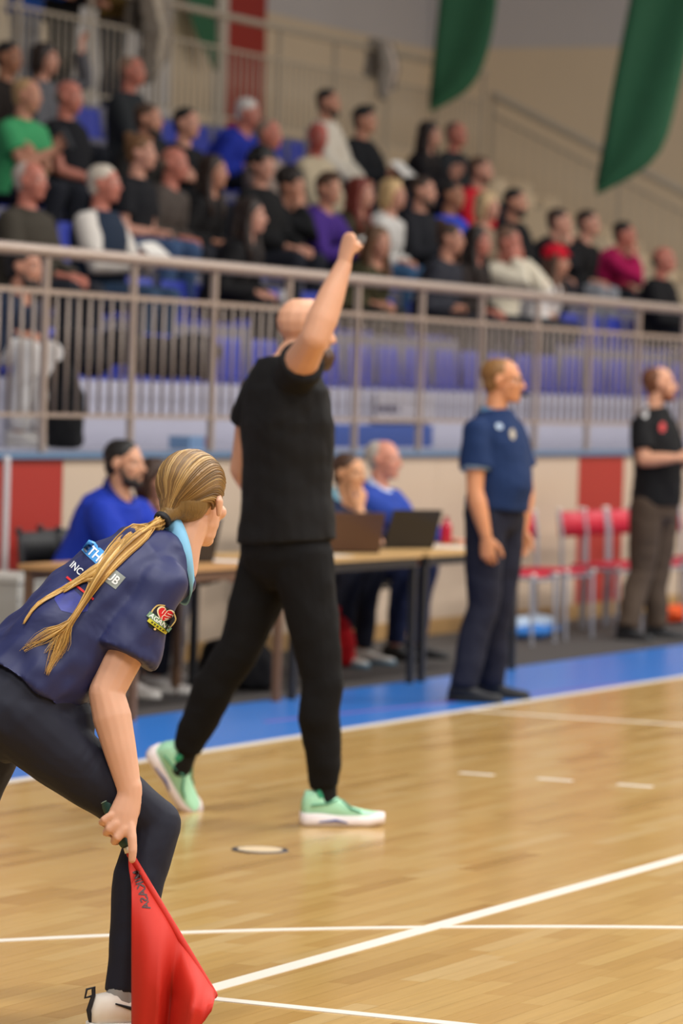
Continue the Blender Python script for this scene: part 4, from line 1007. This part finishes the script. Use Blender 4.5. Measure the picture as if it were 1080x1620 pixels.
def sheet(label, x, y, rz, w_=.21, h_=.3):
    o = MB().box((0, 0, .0015), (w_, h_, .003)).obj('paper_sheet', plain('#e4e0dc', .6)); o.location = (x, y, TH); o.rotation_euler.z = rz; setp(o, label, 'paper', 'papers on the tables')
sheet('white papers on the table end beside the referee', 19.85, 8.68, .4, .3, .3); sheet('white papers beside the brown laptop', 18.1, 8.7, -.3); sheet('white sheet on the table behind the line judge', 17.0, 8.62, .2)
def bottle(label, x, y, col, cap, h=.22, z=None):
    rt = empty('bottle', (x, y, TH if z is None else z), label, 'bottle'); B = MB()
    prof = ((0, .03), (.02, .034), (h*.6, .034), (h*.75, .026), (h*.85, .013), (h*.93, .013))
    B.loft([(V(0, 0, a), V(b, 0, 0), V(0, b, 0)) for a, b in prof], 14).obj('bottle_body', plain(col, .2), rt, None, True)
    B = MB(); B.loft([(V(0, 0, h*.92), V(.016, 0, 0), V(0, .016, 0)), (V(0, 0, h), V(.015, 0, 0), V(0, .015, 0))], 12).obj('bottle_cap', plain(cap, .4), rt, None, True)
bottle('crimson bottle on the table end beside the referee', 20.3, 8.95, '#b01c38', '#7c1028', .16)
def bag(label, loc, size, col, handle=None, name='bag'):
    rt = empty(name, loc, label, 'bag'); off = Vector(loc); x, y, z = size; B = MB()
    B.loft([(off+V(0, 0, .01), V(x*.46, 0, 0), V(0, y*.46, 0)), (off+V(0, 0, z*.12), V(x*.5, 0, 0), V(0, y*.5, 0)), (off+V(.02*x, 0, z*.5), V(x*.48, 0, 0), V(0, y*.5, 0)), (off+V(0, .02, z*.85), V(x*.4, 0, 0), V(0, y*.36, 0)), (off+V(0, .02, z), V(x*.26, 0, 0), V(0, y*.2, 0))], 16, pw=.7)
    o = blob('bag_body', B, cloth(col, .5), rt, off, .016, 3); dm = o.modifiers.new('folds', 'DISPLACE'); dm.texture = FOLDS; dm.texture_coords = 'LOCAL'; dm.strength = .04
    MB().tube([off+V(-x*.18, 0, z*.92), off+V(-x*.12, 0, z*1.12), off+V(x*.12, 0, z*1.12), off+V(x*.18, 0, z*.92)], .012, n=8).obj('bag_handle', cloth(handle or col), rt, off, True)
bag('pale green sports bag on the middle table', (18.05, 8.95, TH), (.2, .28, .2), '#9fb98c')
bag('orange and yellow bag on the floor under the first table', (PZ(252, 1082).x, PZ(252, 1082).y, .004), (.1, .14, .16), '#b8741f', '#7fae8c')
bag('dark bag on the floor between the tables', (17.9, 9.05, .004), (.3, .45, .26), '#1b1a1d')
bag('red bag on the floor under the last table', (19.75, 9.35, .004), (.14, .2, .3), '#b8141c')
def bundle(name, label, cat, loc, size, cols):
    rt = empty(name, loc, label, cat); off = Vector(loc)
    for k, c in enumerate(cols):
        B = MB(); rr = random.Random(k+int(loc[0]*10))
        for i in range(5): B.ball(off+V((i-2)*size[0]*.2, rr.uniform(-.3, .3)*size[1], size[2]*(.3+.25*k)), (V(size[0]*.2, 0, 0), V(0, size[1]*.45, 0), V(0, 0, size[2]*rr.uniform(.25, .38))))
        o = blob(('cloth_fold', 'cloth_layer', 'cloth_top')[k], B, cloth(c, .5), rt, off, .016, 4)
g_ = PZ(832, 1008)
bundle('towel', 'blue and white towel lying on the floor by the wall', 'towel', (g_.x, g_.y, .0), (.62, .3, .16), ('#3f7fd0', '#bcd0e8'))
g_ = PZ(1062, 985)
bundle('training_bib', 'orange training bibs lying on the floor by the right chair', 'clothing', (g_.x, g_.y, .0), (.4, .25, .14), ('#d8481e', '#e05a2a'))
# folding chairs
def chair_proto(pad, tube_m, cap='#d9cdc6'):
    rt = empty('stacking_chair', (0, 0, 0))
    B = MB(); B.loft([(V(0, -.0, .425), V(.19, 0, 0), V(0, .19, 0)), (V(0, 0, .44), V(.2, 0, 0), V(0, .2, 0)), (V(0, 0, .455), V(.195, 0, 0), V(0, .195, 0))], 20, pw=.55); B.obj('seat', pad, rt, None, True)
    B = MB(); rg = []
    for i in range(9):
        x = -.2+.4*i/8; y = .235+.03*(1-((i-4)/4)**2); k = .004 if i in (0, 8) else 0
        rg.append([V(x, y-.012, .63+k), V(x, y+.012, .63+k), V(x, y+.03, .80-k), V(x, y+.006, .80-k)])
    B.rings(rg).obj('backrest', pad, rt, None, True)
    for sx in (-1, 1):
        MB().tube([(sx*.2, .225, 0), (sx*.2, .22, .44), (sx*.2, .225, .66), (sx*.2, .25, .8)], .0135, n=8).obj('leg', tube_m, rt, None, True)
        MB().tube([(sx*.2, -.2, 0), (sx*.2, -.19, .43)], .0135, n=8).obj('leg', tube_m, rt, None, True)
        MB().tube([(sx*.2, -.19, .425), (sx*.2, .22, .425)], .011, n=8).obj('seat_rail', tube_m, rt, None, True)
        MB().ball(V(sx*.205, .25, .81), .02, 10, 6).obj('end_cap', plain(cap, .4), rt, None, True)
        MB().ball(V(sx*.2, -.2, .44), .018, 10, 6).obj('end_cap', plain(cap, .4), rt, None, True)
    MB().tube([(-.2, -.19, .41), (.2, -.19, .41)], .009, n=8).obj('crossbar', tube_m, rt, None, True)
    MB().tube([(-.2, .22, .41), (.2, .22, .41)], .009, n=8).obj('crossbar', tube_m, rt, None, True)
    return rt
RED = plain('#c41634', .5); red_chair = chair_proto(RED, GREYTUBE)
for i, (x, y, lb) in enumerate(((23.3, 9.5, 'red and grey tubular chair right behind the referee'), (24.2, 9.5, 'leftmost red chair in front of the red wall panel'), (24.64, 9.52, 'red chair before the right half of the red wall panel'), (25.08, 9.5, 'red chair half hidden by the person in black polo'), (26.1, 9.5, 'red chair at the right edge of the picture'), (22.55, 9.45, 'red chair mostly hidden behind the referee'))):
    o = red_chair if i == 0 else copy_tree(red_chair); o.location = (x, y, .004); o.rotation_euler.z = R_((i*37) % 9-4); setp(o, lb, 'chair', 'red chairs by the wall')
black_chair = chair_proto(plain('#17171a', .6), plain('#2a2a2d', .4), '#1b1b1e')
OFFICIALS = [
 (198, 734, 9.36, dict(hair=('short', '#17120f'), beard='#1f1713', skin='#cf9a7c', top='#1c36a6', sleeve='long', bottom='#1a1c28', loose=.02, S=1.03, W=1.05, shoe=('#c9c2bd', '#ddd8d2')), ('desk', 'desk'), 'person in royal blue jacket seated at the table behind the line judge', 'black chair under the person in the royal blue jacket', 0),
 (248, 762, 9.42, dict(hair=('bob', '#3a261b'), fem=True, skin='#cf9a7c', top='#1b1c26', sleeve='long', bottom='#bdb8b6', loose=.012, shoe=('#cfc8c4', '#e2ddd8')), ('chin', 'desk'), 'person in dark top between the royal blue jacket and the line judge', 'black chair right of the royal blue jacket', -.3),
 (553, 750, 9.40, dict(hair=('short', '#4a3122'), skin='#d29a72', top='#1b2542', sleeve='short', bottom='#1b1d2a', loose=.01, collar='#8cc3d8', W=1.05, shoe=('#d7cfc6', '#5d7f94')), ('mouth', 'desk'), 'official in dark polo holding a hand to the mouth', 'black chair under the official with a hand to the mouth', -.2),
 (608, 728, 9.52, dict(hair=('receding', '#b5aca2'), skin='#d08f78', top='#2b469e', sleeve='long', bottom='#1c2444', loose=.016, suit=True, W=1.08), ('reach', 'desk'), 'person in blue suit and tie at the table', 'black chair under the person in the blue suit', .0),
]
for i, (px, py, Y, L, arms, lb, clb, hy) in enumerate(OFFICIALS):
    L = dict(L); L.setdefault('hem', -.05); hd = PY(px, py, Y); L['folds'] = .016; L['cvox'] = .011
    (rt, bo, sh_, pt_, ho_), J = seated('person', lb, hd, .455, .004, 0, 0, L, arms, hy, 0, 'officials at the tables', .008, .03)
    o = black_chair if i == 0 else copy_tree(black_chair); o.location = (J['P'].x, J['P'].y, .004); setp(o, clb, 'chair', "officials' chairs")
    if L.get('collar'): collar(J, 1.0, cloth(L['collar'], .1), rt, J['root'], .088, .068, .055, .05)
    if i == 0: collar(J, 1.0, cloth('#16246e', .1), rt, J['root'], .092, .078, .075, .05)
    if L.get('suit'):
        collar(J, 1.0, cloth('#c6d2ea', .1), rt, J['root'], .074, .062, .05, .02, name='shirt_collar')
        at, tan, ax = frame(J); s, f = ax(.8)
        MB().tube([at(.97)+f*.10, at(.8)+f*.155, at(.45)+f*.16], [(.018, .006), (.03, .007), (.042, .007)], side=s).obj('tie', cloth('#1a1c26', .1), rt, J['root'], True)
        MB().tube([at(.98)+f*.085, at(.8)+f*.14, at(.55)+f*.145], [(.05, .01), (.06, .01), (.035, .01)], side=s).obj('shirt_front', cloth('#c6d2ea', .1), rt, J['root'], True)
# box beside the wall at the left edge
c_ = PY(18, 930, 9.75)
rt = empty('equipment_case', (c_.x, 9.75, .004), 'light grey wheeled equipment case by the red wall panel', 'case'); off = V(c_.x, 9.75, .004)
MB().box((c_.x-.05, 9.75, .33), (.5, .42, .5)).obj('case_body', plain('#a6a39c', .6), rt, off)
MB().box((c_.x-.05, 9.75, .595), (.52, .44, .03)).obj('case_lid', plain('#b4b1aa', .6), rt, off)
for sx in (-.2, .2):
    for sy in (-.15, .15): MB().tube([(c_.x-.05+sx-.012, 9.75+sy, .044), (c_.x-.05+sx+.012, 9.75+sy, .044)], .038, n=14, cap=('f', 'f')).obj('wheel', BLK, rt, off, True)
for k in range(3): MB().box((c_.x-.05+(k-1)*.15, 9.535, .33), (.03, .012, .44)).obj('case_rib', plain('#94918a', .6), rt, off)

# ------------------------------------------------------------------ things on the stand walkway and seats
Yb = 11.18
pa, pb = PY(520, 690, Yb), PY(676, 690, Yb)
setp(slab('advertising_board', pa.x, pb.x, Yb-.04, Yb, LEDGE, PY(600, 672, Yb).z, plain('#37549c', .5), None), 'plain blue board standing against the front of the seat tier', 'board')
wa, wb = PY(590, 640, Yb), PY(682, 640, Yb)
sg = empty('notice_sign', (wa.x, Yb-.012, LEDGE+.22), 'white notice with a dark printed line on the front of the seat tier', 'sign'); off = V(wa.x, Yb-.012, LEDGE+.22)
MB().box(((wa.x+wb.x)/2, Yb-.012, (PY(600, 622, Yb).z+PY(600, 668, Yb).z)/2), (wb.x-wa.x, .02, PY(600, 622, Yb).z-PY(600, 668, Yb).z)).obj('sign_plate', plain('#b7b3bd', .6), sg, off)
za, zb = PY(600, 641, Yb).z, PY(600, 652, Yb).z; xa, xb = PY(590, 645, Yb).x, PY(626, 645, Yb).x
for k in range(7): MB().box((xa+(xb-xa)*(k+.5)/7, Yb-.024, (za+zb)/2), ((xb-xa)/9, .004, za-zb)).obj('printed_mark', plain('#5a5a72', .6), sg, off)
bag('black backpack leaning at the end of the first seat row', (PY(104, 640, 10.75).x, 10.75, LEDGE), (.17, .22, .5), '#141416', name='backpack')
c_ = PY(302, 694, 10.7)
rt = empty('snack_package', (c_.x, 10.7, LEDGE), 'small blue and red package lying on the walkway behind the railing', 'package'); off = V(c_.x, 10.7, LEDGE)
MB().box((c_.x, 10.7, LEDGE+.04), (.3, .14, .08)).obj('package_box', plain('#6f8fb4', .5), rt, off)
MB().box((c_.x+.09, 10.628, LEDGE+.045), (.08, .006, .06)).obj('package_label', plain('#a8263a', .5), rt, off)
for k, (px, py, lb) in enumerate(((140, 548, 'dark jacket heaped on a blue front row seat left of the second post'), (285, 548, 'dark jacket heaped on a blue front row seat near the third post'))):
    c_ = PY(px, py, 11.42)
    bundle('jacket', lb, 'jacket', (c_.x, 11.42, SEAT1Z-.03), (.55, .36, .34), ('#19181b', '#232124'))
c_ = PY(452, 402, 11.9)
rt = empty('paper_cup', (c_.x, 11.9, LEDGE+RISE*1), 'white paper cup on the stand above the railing', 'cup'); off = V(c_.x, 11.9, LEDGE+RISE)
rt.location.z = off.z = row_geo(2)[1]+.1
MB().loft([(off+V(0, 0, 0), V(.03, 0, 0), V(0, .03, 0)), (off+V(0, 0, .11), V(.042, 0, 0), V(0, .042, 0))], 16).obj('cup_wall', plain('#d5d1cf', .5), rt, off, True)
MB().loft([(off+V(0, 0, .108), V(.044, 0, 0), V(0, .044, 0)), (off+V(0, 0, .12), V(.04, 0, 0), V(0, .04, 0))], 16).obj('cup_lid', plain('#e6e3e0', .4), rt, off, True)

bake_all()

# ================================================================== PRINTED MARKS (laid on the cloth they are printed on)
def bvh_of(o, off): return BVHTree.FromPolygons([v.co+off for v in o.data.vertices], [p.vertices[:] for p in o.data.polygons])
def text_mesh(txt, res=3):
    cu = bpy.data.curves.new('t', 'FONT'); cu.body = txt; cu.size = 1; cu.offset = .018; cu.align_x = 'CENTER'; cu.align_y = 'CENTER'; cu.resolution_u = res
    o = bpy.data.objects.new('t', cu); COL.objects.link(o); bpy.context.view_layer.update(); dg = bpy.context.evaluated_depsgraph_get()
    me = bpy.data.meshes.new_from_object(o.evaluated_get(dg), depsgraph=dg); bm = bmesh.new(); bm.from_mesh(me)
    bmesh.ops.triangulate(bm, faces=bm.faces[:])
    bmesh.ops.subdivide_edges(bm, edges=[e for e in bm.edges if e.calc_length() > .12], cuts=1, use_grid_fill=False)
    bmesh.ops.triangulate(bm, faces=bm.faces[:])
    vs_ = [v.co.copy() for v in bm.verts]; bm.verts.index_update(); fs = [[v.index for v in f.verts] for f in bm.faces]; bm.free()
    bpy.data.objects.remove(o); bpy.data.curves.remove(cu); bpy.data.meshes.remove(me)
    return vs_, fs
def poly_mesh(pts, n=10):
    """a flat outline filled as a fan of rings, so that it can follow a curved surface"""
    c = Vector((sum(p[0] for p in pts)/len(pts), sum(p[1] for p in pts)/len(pts), 0)); vs_ = [c]; fs = []; k = len(pts)
    for r in range(1, n+1): vs_ += [c.lerp(Vector((p[0], p[1], 0)), r/n) for p in pts]
    for j in range(k): fs.append([0, 1+j, 1+(j+1) % k])
    for r in range(n-1):
        for j in range(k):
            a = 1+r*k+j; b = 1+r*k+(j+1) % k; fs.append([a, a+k, b+k, b])
    return vs_, fs
def dense(pts, m=6):
    out = []
    for a, b in zip(pts, pts[1:]+pts[:1]): out += [tuple(Vector((a[0], a[1], 0)).lerp(Vector((b[0], b[1], 0)), i/m))[:2] for i in range(m)]
    return out
def decal(name, geo, to3, bvh, direction, col, parent, off, lift=.0012, rough=.5, m=None):
    """project flat artwork (given by to3: flat -> point in space) along a direction on to a surface"""
    vs_, fs = geo; out = []
    for v in vs_:
        p = to3(v.x, v.y); h = bvh.ray_cast(p-direction*.25, direction)
        out.append((h[0]+h[1]*(lift if h[1].dot(direction) < 0 else -lift)) if h[0] is not None else p)
    B = MB(); B.v = out; B.f = fs
    return B.obj(name, m or plain(col, rough), parent, off, True)
def pixel_plane(c, ex, ey, dep):
    """flat x,y -> a plane facing the viewer side of the garment; c centre, ex / ey axis steps in photo pixels"""
    return lambda x, y: PD(c[0]+ex[0]*x+ey[0]*y, c[1]+ex[1]*x+ey[1]*y, dep)
sb = bvh_of(g_shirt, goff)
sq = lambda a, b: dense([(-a, -b), (a, -b), (a, b), (-a, b)])
# back of the jersey: text runs across the shoulders, down to the right in the picture
TX, TY = (.62, .46), (.56, -.66)        # along the text, and up the back (photo pixels per unit)
def back(c, k): return pixel_plane(c, (TX[0]*k, TX[1]*k), (TY[0]*k, TY[1]*k), 9.3)
DV = CD.copy()
decal('sponsor_patch', poly_mesh(sq(30, 13)), back((152, 876), 1), sb, DV, '#4a9be0', g_shirt, goff, .0010)
decal('sponsor_text', text_mesh('ETHI'), back((149, 876), 24), sb, DV, '#f2f3f4', g_shirt, goff, .0022)
decal('sponsor_text', text_mesh('INC.ZG'), back((131, 906), 18), sb, DV, '#e9ecef', g_shirt, goff, .0016)
decal('sponsor_patch', poly_mesh(sq(17, 14)), back((184, 914), 1), sb, DV, '#8d938f', g_shirt, goff, .0010)
decal('sponsor_text', text_mesh('UB'), back((182, 914), 22), sb, DV, '#f2f3f4', g_shirt, goff, .0022)
decal('red_stripe', poly_mesh(sq(37, 2.1)), back((130, 930), 1), sb, DV, '#d8262c', g_shirt, goff, .0018)
decal('blue_print', poly_mesh(dense([(-34, 20), (30, 16), (38, 4), (22, -14), (-4, -24), (-30, -16), (-40, 2)])), back((118, 950), 1), sb, DV, '#2d3594', g_shirt, goff, .0006, m=mat('jersey_print', '#2c3488', .55, var=.6, vscale=28))
# emblem on the sleeve
EX, EY = (.78, .62), (.62, -.78)
def emb(c, k): return pixel_plane(c, (EX[0]*k, EX[1]*k), (EY[0]*k, EY[1]*k), 9.2)
heart = []
for i in range(40):
    t = 2*math.pi*i/40; heart.append((16*math.sin(t)**3/16, (13*math.cos(t)-5*math.cos(2*t)-2*math.cos(3*t)-math.cos(4*t))/16))
ec = (260, 972)
decal('emblem_shield', poly_mesh(dense([(-19, 12), (-6, 17), (8, 17), (19, 10), (19, -10), (8, -22), (-8, -24), (-19, -14)], 4)), emb((257, 977), 1), sb, DV, '#14141a', g_shirt, goff, .0008)
hp = emb(ec, 1); hx = (.86, .5)
def hplane(k, c=ec): return pixel_plane(c, (.86*k, .40*k), (.42*k, -.90*k), 9.2)
decal('emblem_heart', poly_mesh(heart), hplane(14.5), sb, DV, '#f0e3b8', g_shirt, goff, .0016)
decal('emblem_heart', poly_mesh(heart), hplane(12), sb, DV, '#d3161f', g_shirt, goff, .0024)
def curve_strip(pts, w_):
    pts = [Vector((a, b, 0)) for a, b in pts]; vs_ = []; fs = []
    for i, p in enumerate(pts):
        t = (pts[min(i+1, len(pts)-1)]-pts[max(i-1, 0)]).normalized(); n = Vector((-t.y, t.x, 0)); vs_ += [p+n*w_, p-n*w_]
        if i: fs.append([2*i-2, 2*i-1, 2*i+1, 2*i])
    return vs_, fs
for q in ([(-.1, -.1), (-.02, .3), (.05, .62)], [(-.1, -.1), (.3, -.12), (.75, -.05)], [(-.1, -.1), (-.25, -.4), (-.15, -.75)], [(-.45, -.05), (-.4, .3), (-.3, .62)], [(.15, -.5), (.4, -.42), (.62, -.3)], [(.2, .3), (.5, .25), (.85, .3)]):
    decal('emblem_seam', curve_strip([tuple(x)[:2] for x in smoothed([(a, b, 0) for a, b in q], 8)], .045), hplane(12), sb, DV, '#f3e6d2', g_shirt, goff, .0031)
for sx in (-1, 1):
    decal('emblem_border', curve_strip([tuple(x)[:2] for x in smoothed([(sx*9, 17, 0), (sx*18, 11, 0), (sx*19.5, 0, 0), (sx*17, -8, 0)], 10)], 1.1), emb((257, 977), 1), sb, DV, '#cdb06a', g_shirt, goff, .002)
decal('emblem_banner', poly_mesh(sq(22, 4.6)), emb((252, 984), 1), sb, DV, '#6f8f6c', g_shirt, goff, .0034)
decal('emblem_text', text_mesh('AGANG'), emb((252, 984), 10.5), sb, DV, '#f1f3ee', g_shirt, goff, .0042)
decal('emblem_banner', poly_mesh(sq(17, 3)), emb((248, 990.5), 1), sb, DV, '#c7c02a', g_shirt, goff, .0036)
for k in range(5): decal('emblem_mark', poly_mesh(sq(1.5, 1.4)), emb((248+(k-2)*5*.78, 990.5+(k-2)*5*.62), 1), sb, DV, '#4a4716', g_shirt, goff, .0044)
decal('emblem_dot', poly_mesh([(1.9*math.cos(t), 1.9*math.sin(t)) for t in [i*.5236 for i in range(12)]]), emb((244.5, 994.5), 1), sb, DV, '#e0b878', g_shirt, goff, .0034)
# maker's tag on the trousers
pb_ = bvh_of(g_pants, goff)
tg = pixel_plane((66.5, 1094.5), (.99, .06), (.04, -1), 9.15)
decal('maker_tag', poly_mesh(sq(5.4, 5)), tg, pb_, DV, '#ece6dc', g_pants, goff, .0012)
decal('maker_tag_text', text_mesh('2'), pixel_plane((66, 1094.5), (8.5, .4), (.3, -8.5), 9.15), pb_, DV, '#3a362c', g_pants, goff, .0024)
# lettering on the flag
bpy.context.view_layer.update(); dg_ = bpy.context.evaluated_depsgraph_get(); fe = bpy.data.meshes.new_from_object(flag_cloth.evaluated_get(dg_), depsgraph=dg_)
fb = BVHTree.FromPolygons([v.co+flag_root.location for v in fe.vertices], [p.vertices[:] for p in fe.polygons])
ax_ = unit(Vector((20, 63, 0))); k = 18
decal('flag_lettering', text_mesh('MIKASA'), pixel_plane((223, 1410), (ax_.x*k, ax_.y*k), (-ax_.y*k*.95, ax_.x*k*.95), 9.1), fb, DV, '#3a0f10', flag_cloth, flag_root.location, .0012)
bpy.data.meshes.remove(fe)
# badges of the referee and of the man in black
rb = bvh_of(r_shirt, T2['root'])
disc = [(math.cos(i*.4488), math.sin(i*.4488)) for i in range(14)]
decal('badge', poly_mesh(disc), pixel_plane((791, 674), (6, 1), (0, -5), 19.5), rb, DV, '#9fb0c6', r_shirt, T2['root'], .004)
decal('badge', poly_mesh(disc), pixel_plane((812, 686), (5, 1), (0, -9), 19.5), rb, DV, '#a39a8c', r_shirt, T2['root'], .004)
mb_ = bvh_of(m_shirt, M4['root'])
decal('badge', poly_mesh(disc), pixel_plane((1051, 675), (5, 1), (1, -8), 25), mb_, DV, '#c02a2a', m_shirt, M4['root'], .004)
decal('shoulder_patch', poly_mesh(disc), pixel_plane((1023, 650), (6, 2), (1, -11), 25), mb_, DV, '#d9d6d6', m_shirt, M4['root'], .004)
